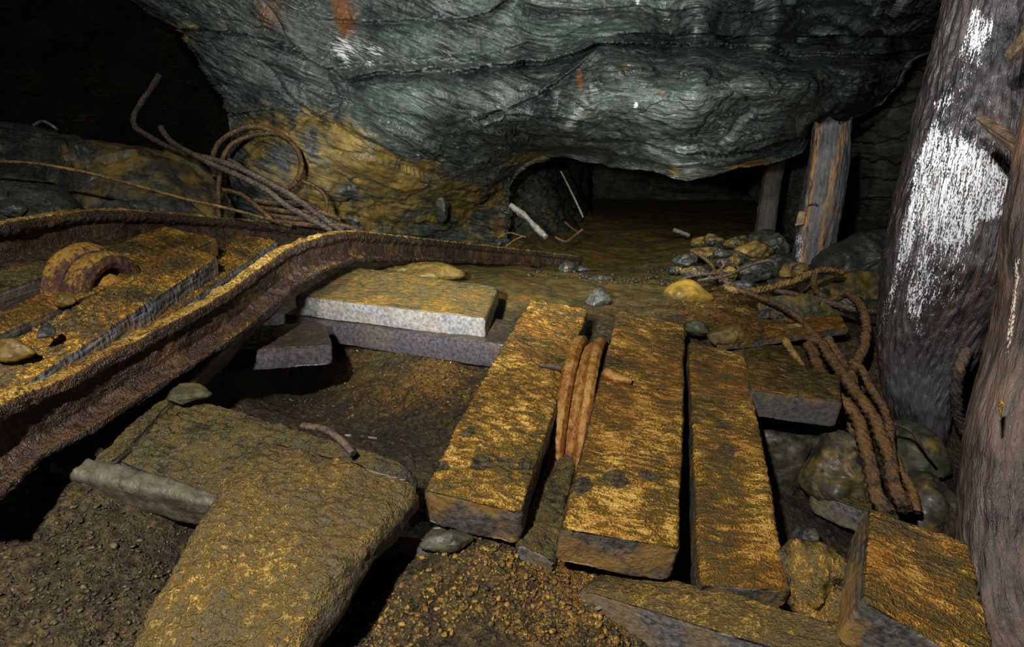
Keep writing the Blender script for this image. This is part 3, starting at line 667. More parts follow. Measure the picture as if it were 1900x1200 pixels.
def build_ground():
    nu, nv = 760, 640
    t = np.linspace(0, 1, nv); y = .22 * (11 / .22) ** t
    u = np.linspace(-1.5, 1.5, nu)
    X = u[None] * (y[:, None] * .95 + .18); Y = y[:, None] * np.ones((1, nu))
    Z = ground_z(X, Y)
    V = np.stack([X, Y, Z], -1).reshape(-1, 3)
    Fc = grid_faces(nv, nu, False); N = vnormals(V, Fc)
    if N[:, 2].mean() < 0: Fc = Fc[:, ::-1]
    px, py, zc = proj(V)
    def blob(cx, cy, rx, ry, a=1.0):
        return a * np.exp(-(((px - cx) / rx) ** 2 + ((py - cy) / ry) ** 2))
    silt = np.clip(blob(1150, 470, 330, 90, 1.6) + blob(950, 520, 150, 50, 1.0) + blob(650, 690, 110, 40, .45) + blob(1700, 850, 60, 60, .6), 0, 1)
    och = np.clip(blob(1080, 1120, 240, 110, 1.1) + blob(1120, 1060, 120, 30, .7) + blob(1350, 580, 130, 60, 1.3) + blob(620, 670, 80, 40, .8) + blob(830, 690, 80, 60, 1.0) + blob(740, 740, 130, 60, .7) + blob(920, 640, 50, 40, .6) + blob(1480, 560, 120, 60, .8) + blob(1290, 1000, 30, 120, .9) + blob(540, 440, 200, 30, .3) + blob(1280, 470, 80, 50, .35) + blob(250, 930, 120, 40, .25) + blob(740, 500, 80, 20, .5), 0, 1.1)
    blk = np.clip(blob(620, 1120, 60, 110, 1.1) + blob(360, 920, 50, 60, .8) + blob(320, 1010, 50, 50, .5) + blob(700, 830, 120, 40, .6) + blob(520, 720, 90, 60, .8) + blob(1550, 950, 180, 150, .8) + blob(1800, 1000, 150, 200, .9) + blob(80, 900, 60, 30, .5), 0, 1)
    near = np.clip(1 - silt * .75, 0, 1)
    Pn = V.copy()
    d = .035 * fbm(Pn, 3.0, 3, 51) + near * (.024 * fbm(Pn, 11, 4, 52) + .007 * fbm(Pn, 30, 4, 53, ridged=True) + .0055 * fbm(Pn, 85, 3, 54))
    d += .004 * fbm(Pn, 22, 3, 58)
    V[:, 2] += d
    tag(make('floor', V, Fc, M['ground'], m=np.stack([och, silt, blk], 1), origin=np.array([0, 0, 0.0])), 'muddy rubble floor of the mine with ochre crumbs and olive silt', 'floor', kind='structure')
build_ground()
GRID = None
def gz(x, y): return float(ground_z(np.array([x]), np.array([y]))[0])

def crumb_mat(name, a, c):
    b = NB(name); mx, my, mz = b.sep(b.attr('m')); v = b.attr('loc')
    col = b.ramp(mx, [(0, a[0]), (.5, a[1]), (1, a[2])]); col = b.mix(b.mr(b.noise(v, 150, 3), .4, .6), col, c)
    return b.fin(col, .5, b.bump(b.noise(v, 300, 3), .002), spec=.4)
M['crumb'] = crumb_mat('ochre crumbs', [(.05, .03, .012), (.26, .13, .02), (.48, .27, .04)], (.12, .08, .025))
M['crumb_dark'] = crumb_mat('dark grit', [(.02, .017, .013), (.07, .055, .03), (.17, .13, .06)], (.04, .03, .018))

M['pole'] = rust_mat('smooth silty grey pole', dark=(.05, .04, .024), mid=(.10, .082, .056), hi=(.15, .13, .09), sc=.9, bumpd=.004, rough=.5)

# ------------------------------------------------------------------ RAILS
def rail(name, pts, label, hgt=.105, head=.026, foot=.05, seed=1, mat='rail', crust=1.0, lean=0.0, group=None):
    P = catmull([W(*p) for p in pts], 1200); L = arclen(P)[-1]
    n = int(min(620, L / .006)); P, s = resample(P, n)
    T = np.gradient(P, axis=0)
    k = 9; T = np.stack([np.convolve(np.pad(T[:, i], k, 'edge'), np.ones(2 * k + 1) / (2 * k + 1), 'valid') for i in range(3)], 1)
    T /= np.linalg.norm(T, axis=1)[:, None]
    A = np.cross(T, [0, 0, 1.0]); A /= np.linalg.norm(A, axis=1)[:, None]; B = np.cross(A, T)
    A2 = A * cos(lean) + B * sin(lean); B = B * cos(lean) - A * sin(lean); A = A2
    hd = hgt * .27; ft = hgt * .13; wb = .0085
    pr = [(-head * .8, 0), (0, .003), (head * .8, 0), (head, -hd * .25), (head, -hd * .75), (head * .75, -hd), (wb, -hd * 1.25), (wb, -hgt + ft * 1.9), (foot * .5, -hgt + ft * 1.15), (foot, -hgt + ft * .8), (foot, -hgt)]
    pr = pr + [(-a, b) for a, b in pr[::-1] if a > 0] ; pr = [p for p in pr]
    pr.append(pr[0])
    R, _ = resample(np.array(pr), 141); R = R[:-1]; q = len(R)
    dy = -R[:, 1] / hgt
    idx = [(0, k_) for k_ in (.03, .5, .9)] + [(i, 1.0) for i in range(n)] + [(n - 1, k_) for k_ in (.9, .5, .03)]
    c = R.mean(0)
    V = np.concatenate([P[i] + ((c[0] + (R[:, 0] - c[0]) * k_)[:, None]) * A[i] + ((c[1] + (R[:, 1] - c[1]) * k_)[:, None]) * B[i] for i, k_ in idx])
    Lc = np.concatenate([np.stack([np.full(q, s[i]), R[:, 0] * k_, R[:, 1] * k_], 1) for i, k_ in idx])
    S = Lc + seed * 4.4
    Fc = outward(V, grid_faces(len(idx), q, True)); N = vnormals(V, Fc)
    d = crust * (.006 * fbm(S, 9, 3, seed) + .0085 * fbm(S, 34, 4, seed + 1) * (.5 + .8 * sstep(.2, .8, np.abs(N[:, 2]))) + .004 * fbm(S, 105, 3, seed + 2))
    V = V + N * d[:, None]
    DY = np.concatenate([dy] * len(idx))
    up = N[:, 2]
    topm = sstep(.30, .85, up)
    headside = (1 - sstep(.22, .32, DY)) * .55
    cr = np.clip(np.maximum(topm * (.72 + .38 * (DY < .3)), headside) + .35 * fbm(S, 6, 3, seed + 6), 0, 1.15)
    web = sstep(.25, .4, DY) * (1 - sstep(.8, .9, DY))
    m = np.stack([np.clip(cr * (1 - .45 * web) + .15, 0, 1.2), .35 * web, .0 * web], 1)
    o = make(name, V, Fc, M[mat], loc=S, m=m)
    return tag(o, label, 'rail', group)
RAIL1 = [(-150, 845, .80), (0, 742, .95), (100, 702, 1.05), (200, 650, 1.17), (300, 600, 1.29), (400, 546, 1.45), (480, 490, 1.62), (520, 463, 1.74), (560, 446, 1.84), (600, 435, 1.97), (640, 429, 2.12), (700, 434, 2.4), (800, 445, 2.95), (900, 456, 3.6), (1000, 467, 4.3), (1076, 476, 4.7)]
rail('mine_rail', RAIL1, 'bent rusty mine rail crossing the left foreground, crusted with golden silt', hgt=.110, seed=3, head=.022, foot=.052)
RAIL2 = [(-260, 470, 1.30), (-120, 434, 1.45), (0, 412, 1.62), (60, 402, 1.75), (130, 392, 1.9), (200, 389, 2.05), (300, 395, 2.3), (400, 403, 2.55), (500, 413, 2.85), (620, 428, 3.3), (700, 438, 3.65), (800, 447, 4.1), (960, 461, 4.7)]
rail('mine_rail', RAIL2, 'rear rusty mine rail running behind the cart wheel and below the left rocks', hgt=.135, seed=8, head=.034, foot=.06)

# ------------------------------------------------------------------ TIMBERS
def TM(name, c, th, mat, **kw):
    cs = [W(*p) if len(p) == 3 else None for p in c]
    return timber(name, cs[0], cs[1], cs[2], cs[3], th, M[mat], **kw)
# planks of the centre (near-left, near-right, far-right, far-left)
A_ = [(783, 905, 1.09), (968, 950, 1.06), (1092, 575, 1.93), (985, 552, 2.0)]
TM('plank', A_, .085, 'plank', seed=2, lump=.010, rough=.007, r=.014, bow=.012, label='ochre crusted plank left of the rusty sheave with three dark bare patches', cat='plank',
   spots=[(W(890, 862, 1.17), .026, .024), (W(975, 862, 1.18), .020, .017), (W(868, 810, 1.25), .024, .016), (W(820, 870, 1.15), .018, .014)])
B_ = [(1040, 978, 1.0), (1264, 1016, .985), (1272, 602, 1.78), (1146, 572, 1.83)]
TM('plank', B_, .088, 'plank_r', seed=5, lump=.006, rough=.005, r=.012, label='broad rippled gold plank between the rusty sheave and the narrow gap', cat='plank',
   spots=[(W(1150, 892, 1.12), .024, .026), (W(1080, 904, 1.1), .020, .018), (W(1205, 878, 1.14), .010, .022)])
C_ = [(1296, 1082, 1.0), (1470, 1095, .99), (1384, 655, 1.66), (1276, 632, 1.72)]
TM('plank', C_, .085, 'plank_r', seed=7, crust_side=.5, lump=.005, rough=.005, r=.014, label='long rippled plank right of the narrow gap with one small dark hole', cat='plank',
   spots=[(W(1352, 828, 1.3), .03, .018)])
E_ = [(1600, 1110, .83), (1862, 1262, .76), (1800, 1006, .96), (1612, 940, 1.03)]
TM('plank', E_, .10, 'plank_r', seed=9, crust_side=0.0, lump=.005, rough=.005, r=.010, label='short wide plank tilted at the lower right corner with rows of orange ripples', cat='plank')
D_ = [(1392, 722, 1.47), (1564, 745, 1.44), (1560, 697, 1.62), (1378, 656, 1.72)]
TM('plank', D_, .075, 'plank_dark', seed=11, lump=.004, rough=.004, label='short plank with grey front face wedged between the long plank and ropes', cat='plank')
TM('board', [(1330, 640, 1.80), (1574, 608, 1.98), (1560, 584, 2.15), (1330, 598, 2.10)], .022, 'plank', seed=13, r=.006, label='thin gold board lying across the top end of the long plank', cat='board')
TM('board', [(1385, 665, 1.74), (1500, 692, 1.68), (1470, 640, 1.9), (1378, 640, 1.88)], .03, 'plank_dark', seed=14, label='small ochre board tucked under the thin gold board', cat='board')
# centre beams
TM('sleeper', [(545, 548, 2.02), (901, 590, 1.84), (926, 532, 2.14), (640, 492, 2.34)], .075, 'beam_grey', seed=17, lump=.005, rough=.003, r=.014, label='upper pale grey beam in the centre with a silt covered top and square end', cat='sleeper')
TM('sleeper', [(495, 578, 2.12), (945, 640, 1.80), (990, 600, 1.99), (590, 548, 2.36)], .085, 'beam_dark', seed=19, lump=.005, rough=.003, r=.010, label='lower dark violet beam carrying the pale grey beam', cat='sleeper')
TM('sleeper', [(395, 652, 1.60), (616, 640, 1.66), (604, 598, 1.9), (440, 606, 1.84)], .062, 'beam_dark', seed=21, label='short grey block end sticking out from under the front rail', cat='timber')
# boards between the rails
TM('board', [(-170, 742, 1.0), (25, 726, 1.03), (404, 476, 1.95), (338, 452, 2.06)], .08, 'board_gold', ragged=.02, seed=23, lump=.007, rough=.009, r=.012, label='flaky gold board around the cart wheel with a pale broken grey edge', cat='board')
TM('board', [(-90, 822, .98), (60, 760, 1.04), (514, 446, 2.52), (425, 433, 2.72)], .05, 'board_gold', seed=25, lump=.007, rough=.009, r=.012, label='flaky gold board lying directly against the front rail', cat='board')
TM('board', [(-150, 590, 1.35), (-20, 628, 1.25), (402, 442, 2.15), (300, 419, 2.3)], .07, 'plank', seed=27, lump=.007, rough=.006, label='orange crusted board behind the cart wheel', cat='board')
TM('board', [(-260, 560, 1.2), (-60, 560, 1.3), (300, 440, 2.15), (200, 455, 2.0)], .07, 'mud_dark', seed=28, lump=.006, rough=.006, label='dark soaked board under the rear rail at the left', cat='board')
TM('stringer_timber', [(130, 895, 1.06), (215, 850, 1.10), (560, 505, 1.95), (500, 510, 1.82)], .07, 'mud_dark', seed=29, lump=.010, rough=.006, r=.02, label='dark crusted timber running beneath the front rail', cat='timber')
# foreground timbers
TM('timber', [(185, 1285, .74), (500, 1290, .74), (790, 892, 1.06), (470, 812, 1.16)], .085, 'timber_olive', seed=31, crust_side=.8, lump=.014, rough=.007, r=.04, label='large olive gold timber slanting through the bottom left foreground', cat='timber', bow=.03,
   spots=[(W(650, 945, .95), .012, .01)])
TM('timber', [(140, 822, 1.14), (600, 1000, 1.04), (785, 868, 1.12), (285, 712, 1.36)], .10, 'mud_dark', seed=33, crust_side=.6, lump=.012, rough=.008, r=.045, label='wide mud covered slab lying behind the olive timber', cat='timber')
TM('timber', [(1060, 1085, 1.04), (1640, 1262, .82), (1690, 1190, .86), (1130, 1040, 1.12)], .085, 'timber_olive', seed=35, crust_side=.6, lump=.006, rough=.004, r=.03, label='cross beam under the near ends of the long planks', cat='timber')
TM('timber', [(958, 1005, 1.09), (1032, 1040, 1.07), (1085, 785, 1.5), (1040, 785, 1.5)], .06, 'mud_dark', seed=37, lump=.006, rough=.006, label='sunken rusty brown batten in the gap below the sheave', cat='timber')
TM('timber', [(668, 990, 1.10), (838, 1002, 1.09), (838, 966, 1.18), (690, 960, 1.2)], .055, 'beam_dark', seed=39, lump=.012, rough=.003, r=.022, label='small worn grey block under the left plank end', cat='block')
TM('timber', [(1500, 905, 1.5), (1640, 960, 1.35), (1570, 820, 1.7), (1500, 850, 1.7)], .07, 'mud_dark', seed=41, lump=.014, rough=.006, label='dark splintered block lying in the pit on the right', cat='block')
TM('rounded_batten', [(86, 866, 1.07), (112, 830, 1.12), (410, 908, 1.035), (400, 936, 1.0)], .07, 'pole', seed=58, r=.016, lump=.010, rough=.004, label='smooth brown grey batten half sunk in the dirt left of the olive timber', cat='timber')

# ------------------------------------------------------------------ POSTS
def wood_mask(kind):
    def f(V, Lc, m, N, L):
        px, py, zc = proj(V)
        n = fbm(V * [6, 6, 1.5], 1.0, 4, 61); n2 = fbm(V * [14, 14, 5], 1.0, 3, 62)
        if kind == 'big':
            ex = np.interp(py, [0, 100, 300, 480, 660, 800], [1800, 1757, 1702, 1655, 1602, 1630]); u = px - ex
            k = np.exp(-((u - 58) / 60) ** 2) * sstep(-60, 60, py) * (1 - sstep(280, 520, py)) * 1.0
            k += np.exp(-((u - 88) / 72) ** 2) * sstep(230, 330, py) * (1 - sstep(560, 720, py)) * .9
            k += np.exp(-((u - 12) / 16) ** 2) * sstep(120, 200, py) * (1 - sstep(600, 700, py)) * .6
            k += np.exp(-((px - 1812) / 12) ** 2 - ((py - 40) / 30) ** 2) * .9 + np.exp(-((px - 1850) / 40) ** 2 - ((py - 360) / 60) ** 2) * .55 + np.exp(-((px - 1870) / 50) ** 2 - ((py - 220) / 70) ** 2) * .3  # sheen on the log's right side, painted in with the white bloom
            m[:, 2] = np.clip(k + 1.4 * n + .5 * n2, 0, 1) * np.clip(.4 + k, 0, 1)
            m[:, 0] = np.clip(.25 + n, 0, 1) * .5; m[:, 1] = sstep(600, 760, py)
        elif kind == 'post':
            k = np.exp(-((px - 1483) / 14) ** 2) * sstep(410, 440, py) + np.exp(-((px - 1508) / 6) ** 2) * sstep(420, 450, py) * .9
            m[:, 2] = np.clip(k + .3 * n, 0, 1) * .95
            r_ = np.exp(-((px - np.interp(py, [245, 400, 500], [1518, 1498, 1488])) / 4.5) ** 2) + np.exp(-((px - np.interp(py, [245, 320, 400, 500], [1566, 1548, 1533, 1520])) / 6) ** 2) * .9
            r_ = r_ + .6 * np.exp(-((py - np.interp(px, [1530, 1562], [390, 402])) / 3) ** 2) * (px > 1528)
            m[:, 0] = np.clip(1.5 * r_, 0, 1.5)
        elif kind == 'right':
            k = np.exp(-((px - np.interp(py, [400, 560, 700], [1895, 1882, 1862])) / 10) ** 2) * sstep(420, 500, py) * (1 - sstep(640, 720, py))
            m[:, 2] = np.clip(k * 1.1, 0, 1) * .97; m[:, 0] = np.clip(.3 + n, 0, 1) * (1 - sstep(700, 900, py)) + .1
        return m
    return f
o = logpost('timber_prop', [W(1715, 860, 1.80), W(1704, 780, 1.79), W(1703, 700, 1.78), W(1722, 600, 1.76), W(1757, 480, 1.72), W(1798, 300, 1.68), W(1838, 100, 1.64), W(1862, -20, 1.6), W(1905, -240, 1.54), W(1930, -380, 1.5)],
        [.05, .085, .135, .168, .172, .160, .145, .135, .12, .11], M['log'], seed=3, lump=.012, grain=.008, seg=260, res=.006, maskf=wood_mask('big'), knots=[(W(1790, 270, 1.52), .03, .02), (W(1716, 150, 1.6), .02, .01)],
        label='thick black log prop streaked with white bloom and painted sheen at the right', cat='prop')
logpost('timber_prop', [W(1925, 1330, .98), W(1905, 1180, 1.06), W(1908, 1000, 1.12), W(1945, 780, 1.15), W(1992, 560, 1.18), W(2006, 380, 1.2), W(2060, 100, 1.2), W(2120, -200, 1.2)],
        [.10, .11, .128, .128, .125, .122, .12, .12], M['bark'], seed=6, lump=.006, grain=.006, seg=220, res=.006, maskf=wood_mask('right'), label='brown grooved prop cut by the right edge of the view', cat='prop')
logpost('timber_prop', [W(1500, 520, 3.40), W(1503, 500, 3.38), W(1521, 400, 3.32), W(1538, 300, 3.27), W(1543, 232, 3.24)], [.136, .134, .140, .130, .120], M['post'], seed=5, lump=.014, grain=.008, seg=120, flat=.25, res=.012, topcut=1,
        maskf=wood_mask('post'), label='split grey prop with orange streaks holding up the rock', cat='prop')
logpost('timber_prop', [W(1412, 460, 4.9), W(1418, 430, 4.85), W(1428, 360, 4.75), W(1440, 292, 4.55)], [.095, .09, .085, .08], M['post_dim'], seed=9, lump=.008, grain=.006, seg=80, flat=.3, res=.015,
        label='thinner brown prop standing behind the split grey prop', cat='prop')
TM('wood_chock', [(1474, 419, 3.22), (1492, 416, 3.20), (1497, 392, 3.20), (1482, 391, 3.22)], .03, 'stick_brown', seed=45, r=.008, lump=.004, label='small wooden chock nailed to the side of the split prop', cat='chock')
tube('nail', [W(1502, 381, 3.20), W(1511, 378, 3.16), W(1519, 384, 3.20)], .006, M['cable_grey'], 'bent iron staple driven into the face of the split prop', 'staple', seg=8)
TM('stick', [(1826, 212, 1.40), (1850, 240, 1.38), (1960, 330, 1.2), (1950, 285, 1.22)], .022, 'stick_brown', seed=46, r=.005, lump=.002, rough=.001, label='brown lath leaning across the black log prop', cat='lath')
TM('stick', [(1879, 92, 1.34), (1886, 110, 1.33), (1970, 20, 1.2), (1950, 10, 1.22)], .02, 'stick_brown', seed=47, r=.005, lump=.002, rough=.001, label='splintered brown stick at the upper right corner', cat='stick')
TM('splinter', [(1852, 745, 1.02), (1864, 742, 1.02), (1858, 780, 1.0), (1855, 780, 1.0)], .004, 'board_gold', seed=48, r=.0015, lump=.001, rough=.0005, res=.002, label='golden splinter standing off the brown grooved prop', cat='splinter')

# ------------------------------------------------------------------ LATHED IRON
def lathe(name, c, ax, prof, mat, parent=None, seg=160, seed=1, rough=.002, label=None, cat=None, origin=None):
    """prof: closed list of (a, r) along axis ax, through point c"""
    ax = np.array(ax, float); ax /= np.linalg.norm(ax)
    u = np.cross(ax, [0, 0, 1.0]); u /= np.linalg.norm(u); w_ = np.cross(ax, u)
    R, _ = resample(np.array(prof + [prof[0]], float), max(60, len(prof) * 10)); R = R[:-1]
    q = len(R); t = np.arange(seg) / seg * 2 * pi
    V = (c + R[None, :, 0, None] * ax + R[None, :, 1, None] * (np.cos(t)[:, None, None] * u + np.sin(t)[:, None, None] * w_)).reshape(-1, 3)
    i = np.arange(seg)[:, None]; j = np.arange(q)[None]; i2 = (i + 1) % seg; j2 = (j + 1) % q
    Fc = np.stack([i * q + j + 0 * i2, i * q + j2, i2 * q + j2, i2 * q + j], -1).reshape(-1, 4)
    # orient by signed volume
    a_, b_, c_ = V[Fc[:, 0]] - c, V[Fc[:, 1]] - c, V[Fc[:, 2]] - c
    if np.einsum('ij,ij->i', a_, np.cross(b_, c_)).sum() < 0: Fc = Fc[:, ::-1]
    N = vnormals(V, Fc); V = V + N * (rough * (fbm(V, 22, 4, seed) + .6 * fbm(V, 70, 3, seed + 2)))[:, None]
    m = np.zeros((len(V), 3)); m[:, 0] = sstep(-.1, .9, N[:, 2])
    o = make(name, V, Fc, M[mat], parent, m=m, origin=origin)
    return tag(o, label, cat)
def empty(name, loc, label, cat):
    e = bpy.data.objects.new(name, None); C.objects.link(e); e.location = loc; e['_o'] = [float(v) for v in loc]; e.empty_display_size = .05
    return tag(e, label, cat)
wc = W(176, 540, 1.66); wax = np.array([.985, -.16, -.05])
wh = empty('cart_wheel', wc - [0, 0, .14], 'rusty flanged cart wheel half sunk through the boards at the left', 'wheel')
lathe('flange', wc - .035 * wax, wax, [(-.012, .11), (-.010, .132), (.005, .139), (.03, .134), (.044, .118), (.046, .09), (.0, .08), (-.01, .085)], 'wheel', wh, seed=2, rough=.004)
lathe('tread', wc + .03 * wax, wax, [(-.03, .09), (-.03, .110), (.0, .117), (.025, .120), (.038, .112), (.042, .088), (.034, .072), (-.01, .068)], 'wheel', wh, seed=3, rough=.004)
lathe('wheel_web', wc + .01 * wax, wax, [(-.015, .03), (-.015, .10), (.004, .09), (.004, .03)], 'wheel', wh, seed=4, rough=.003)
lathe('hub', wc + .03 * wax, wax, [(-.05, .0001), (-.05, .05), (.02, .055), (.045, .048), (.055, .034), (.05, .0001)], 'wheel_hub', wh, seed=5, rough=.003)

# sheave: grooved pulley standing on edge in the gap between the two planks
sa = W(1083, 700, 1.5); g0 = G(1062, 785, 0); g1 = G(1108, 625, .04); d_ = (g1 - g0); d_[2] = 0.0; d_ /= np.linalg.norm(d_)
sax = np.array([d_[1], -d_[0], 0.0])
SR = .32; sc = G(1089, 636, .095); sc = sc - np.array([0, 0, SR])
sh_ = empty('sheave_wheel', sc, 'rusty orange grooved sheave standing on edge between two planks', 'sheave')
w2 = .027
lathe('rim', sc - w2 * sax, sax, [(-.018, SR - .05), (-.021, SR - .014), (-.012, SR - .001), (.006, SR), (.016, SR - .012), (.016, SR - .05)], 'sheave', sh_, seed=6, seg=260, rough=.002)
lathe('rim', sc + w2 * sax, sax, [(-.014, SR - .05), (-.015, SR - .012), (-.006, SR - .001), (.008, SR - .001), (.018, SR - .012), (.016, SR - .05)], 'sheave', sh_, seed=7, seg=260, rough=.002)
lathe('groove', sc, sax, [(-.028, SR - .055), (-.024, SR - .030), (-.008, SR - .024), (.004, SR - .017), (.012, SR - .022), (.028, SR - .035), (.028, SR - .055)], 'sheave', sh_, seed=8, seg=260, rough=.002)
lathe('wheel_web', sc, sax, [(-.012, .03), (-.012, SR - .04), (.012, SR - .04), (.012, .03)], 'sheave', sh_, seed=9, seg=120, rough=.002)
tube('axle_pin', [W(1122, 690, 1.46), W(1145, 702, 1.44), W(1172, 708, 1.43)], [.014, .013, .008], M['sheave'], 'short iron pin lying across the plank edge right of the sheave', 'pin', seg=14, rough=.003)
tube('axle_pin', [W(1050, 686, 1.50), W(1022, 680, 1.52), W(1000, 678, 1.53)], [.011, .008, .006], M['cable_grey'], 'thin grey pin lying on the plank left of the sheave', 'pin', seg=12, rough=.003)

# ------------------------------------------------------------------ CABLES AND RODS
def CB(name, pts, r, mat, label, cat='cable', **kw):
    if name in ('rope', 'cable'): r = r * .84
    rm = r if isinstance(r, (int, float)) else max(r)
    kw.setdefault('strands', 5); kw.setdefault('twist', .75 / rm); kw.setdefault('rough', rm * .35); kw.setdefault('seg', 30)
    return tube(name, [W(*p) for p in pts], r, M[mat], label, cat, **kw)
CB('cable', [(296, 138, 3.1), (280, 165, 3.1), (262, 190, 3.1), (249, 215, 3.1), (251, 236, 3.05), (275, 252, 3.0), (310, 272, 2.95), (345, 284, 2.85), (400, 297, 2.75), (450, 315, 2.72), (500, 340, 2.72), (545, 365, 2.75), (590, 398, 2.8), (640, 432, 2.85)], .0155, 'cable_grey', 'long bent cable whose free end rises above the left rocks')
CB('cable', [(299, 236, 2.95), (306, 250, 2.92), (325, 268, 2.9), (360, 288, 2.8), (395, 306, 2.72), (440, 325, 2.68), (490, 350, 2.68), (530, 380, 2.7), (575, 405, 2.75), (615, 428, 2.8)], .0155, 'cable_grey', 'shorter frayed cable running beside the long bent one')
CB('cable', [(398, 328, 3.0), (393, 300, 3.0), (403, 270, 3.02), (425, 250, 3.05), (465, 235, 3.1), (500, 242, 3.15), (535, 260, 3.15), (555, 285, 3.12), (557, 315, 3.05), (545, 342, 3.0), (520, 352, 2.95), (490, 346, 2.92), (470, 330, 2.95), (440, 305, 3.0), (420, 296, 3.02)], .0145, 'cable', 'round loop of rusty cable standing against the ochre rock')
CB('cable', [(405, 408, 2.85), (405, 370, 2.86), (407, 330, 2.88), (415, 290, 2.95), (435, 265, 3.0), (475, 250, 3.08), (520, 250, 3.14), (548, 275, 3.12), (560, 305, 3.04), (552, 335, 2.98)], .013, 'cable', 'inner loop of thin rusty cable hanging down to the rail')
CB('cable', [(412, 352, 2.9), (445, 360, 2.85), (470, 378, 2.8), (495, 400, 2.75), (505, 412, 2.75)], .013, 'cable', 'rust orange cable stub curving below the loops')
CB('cable', [(560, 335, 3.05), (590, 350, 3.05), (605, 370, 3.02), (604, 395, 2.95), (592, 410, 2.9)], .010, 'cable', 'small orange wire loop right of the round cable loop')
for k, (y0, y1, x0, x1) in enumerate(((372, 376, 470, 560), (385, 395, 480, 600), (398, 406, 490, 600), (408, 420, 500, 640))):
    CB('cable', [(x0, y0, 2.9), ((x0 + x1) / 2, (y0 + y1) / 2 + 3, 2.86), (x1, y1, 2.85), (x1 + 30, y1 + 12, 2.9)], .014, 'cable', ['topmost of the four dark cables lying stacked under the loops', 'second from the top of the four dark cables stacked under the loops', 'third from the top of the four dark cables stacked under the loops', 'lowest of the four dark cables stacked under the loops'][k], seed=k + 3, group='cables stacked under the loops')
tube('wire_rope', [W(-60, 300, 2.2), W(0, 300, 2.2), W(60, 303, 2.2), W(130, 314, 2.2), W(200, 330, 2.22), W(280, 352, 2.27), (W(350, 371, 2.33)), W(420, 386, 2.42), W(480, 402, 2.55), W(540, 420, 2.75)], .0062, M['cable_gold'], 'thin golden wire rope stretched across the left rocks', 'wire', seg=12, strands=4, twist=300, rough=.001)
CB('iron_rod', [(562, 790, 1.22), (590, 794, 1.20), (615, 803, 1.17), (640, 824, 1.15), (655, 842, 1.13)], .008, 'cable_grey', 'short curved rusty rod behind the olive timber', 'rod', strands=0)
CB('iron_rod', [(108, 828, 1.16), (135, 822, 1.15), (165, 830, 1.13), (184, 838, 1.12)], .009, 'cable_grey', 'short dark curved rod on the dirt below the front rail', 'rod', strands=0)
# right tangle
CB('rope', [(1369, 538, 2.3), (1418, 556, 2.2), (1453, 571, 2.12), (1484, 593, 2.05), (1506, 618, 1.95), (1530, 645, 1.85), (1545, 668, 1.8), (1572, 700, 1.72)], .0135, 'cable', 'rope running from the rubble over the thin gold board', 'rope')
CB('rope', [(1561, 506, 2.55), (1535, 502, 2.5), (1510, 505, 2.45), (1478, 520, 2.4), (1435, 533, 2.35), (1400, 540, 2.3), (1365, 540, 2.3), (1345, 532, 2.35)], .017, 'cable_gold', 'thick frayed rope end capped with gold silt before the split prop', 'rope', rough=.008)
CB('rope', [(1512, 512, 2.42), (1510, 530, 2.38), (1522, 548, 2.3), (1548, 556, 2.3)], .014, 'cable', 'short rope hooked under the frayed rope end', 'rope')
CB('rope', [(1440, 540, 2.35), (1478, 547, 2.28), (1520, 556, 2.2), (1560, 568, 2.15), (1600, 577, 2.12), (1630, 580, 2.15)], .013, 'cable_grey', 'rope lying level towards the foot of the black log', 'rope')
CB('rope', [(1540, 560, 2.2), (1568, 546, 2.15), (1588, 556, 2.08), (1602, 580, 2.0), (1607, 610, 1.93), (1602, 645, 1.85), (1590, 672, 1.78), (1578, 695, 1.7), (1582, 712, 1.66)], .016, 'cable', 'rope looping down along the left side of the black log', 'rope')
CB('rope', [(1500, 640, 1.86), (1508, 655, 1.8), (1516, 677, 1.73), (1530, 708, 1.64), (1556, 739, 1.56), (1584, 767, 1.5), (1601, 813, 1.43), (1615, 869, 1.36), (1626, 920, 1.3), (1650, 955, 1.26)], .018, 'cable', 'thick rope crossing the short plank and falling to the corner plank', 'rope', rough=.006)
CB('rope', [(1505, 632, 1.9), (1522, 636, 1.86), (1535, 655, 1.8), (1567, 702, 1.68), (1590, 733, 1.6), (1615, 767, 1.54), (1632, 804, 1.48), (1649, 847, 1.42), (1658, 898, 1.36), (1680, 945, 1.3)], .018, 'cable', 'rope hanging just right of the thick one across the short plank', 'rope', rough=.006)
CB('rope', [(1580, 672, 1.76), (1597, 684, 1.72), (1615, 719, 1.66), (1638, 756, 1.6), (1649, 790, 1.56), (1652, 830, 1.5), (1668, 870, 1.46), (1690, 910, 1.42), (1700, 950, 1.38)], .013, 'cable', 'thinner outer rope swinging down beside the foot of the black log', 'rope', rough=.005)
CB('rope', [(1536, 628, 1.9), (1548, 650, 1.86), (1565, 672, 1.82), (1580, 695, 1.74), (1584, 730, 1.66), (1580, 790, 1.6), (1600, 860, 1.5), (1620, 930, 1.4)], .016, 'cable', 'dark rope behind the others dropping into the pit', 'rope', rough=.006)
CB('rope', [(1458, 632, 1.86), (1466, 648, 1.82), (1480, 668, 1.78), (1488, 682, 1.74)], .013, 'cable_gold', 'short golden rope stub under the thin gold board', 'rope')
CB('rope', [(1796, 650, 1.62), (1782, 680, 1.6), (1775, 720, 1.62), (1776, 760, 1.66), (1790, 800, 1.7)], .016, 'cable_grey', 'dim rope hanging on the right side of the black log foot', 'rope')
CB('iron_rod', [(1296, 520, 2.5), (1346, 512, 2.55), (1383, 495, 2.62), (1411, 486, 2.65), (1430, 484, 2.65), (1441, 492, 2.6)], .0075, 'cable_grey', 'curved thin rod lying over the rubble heap', 'rod', strands=0)
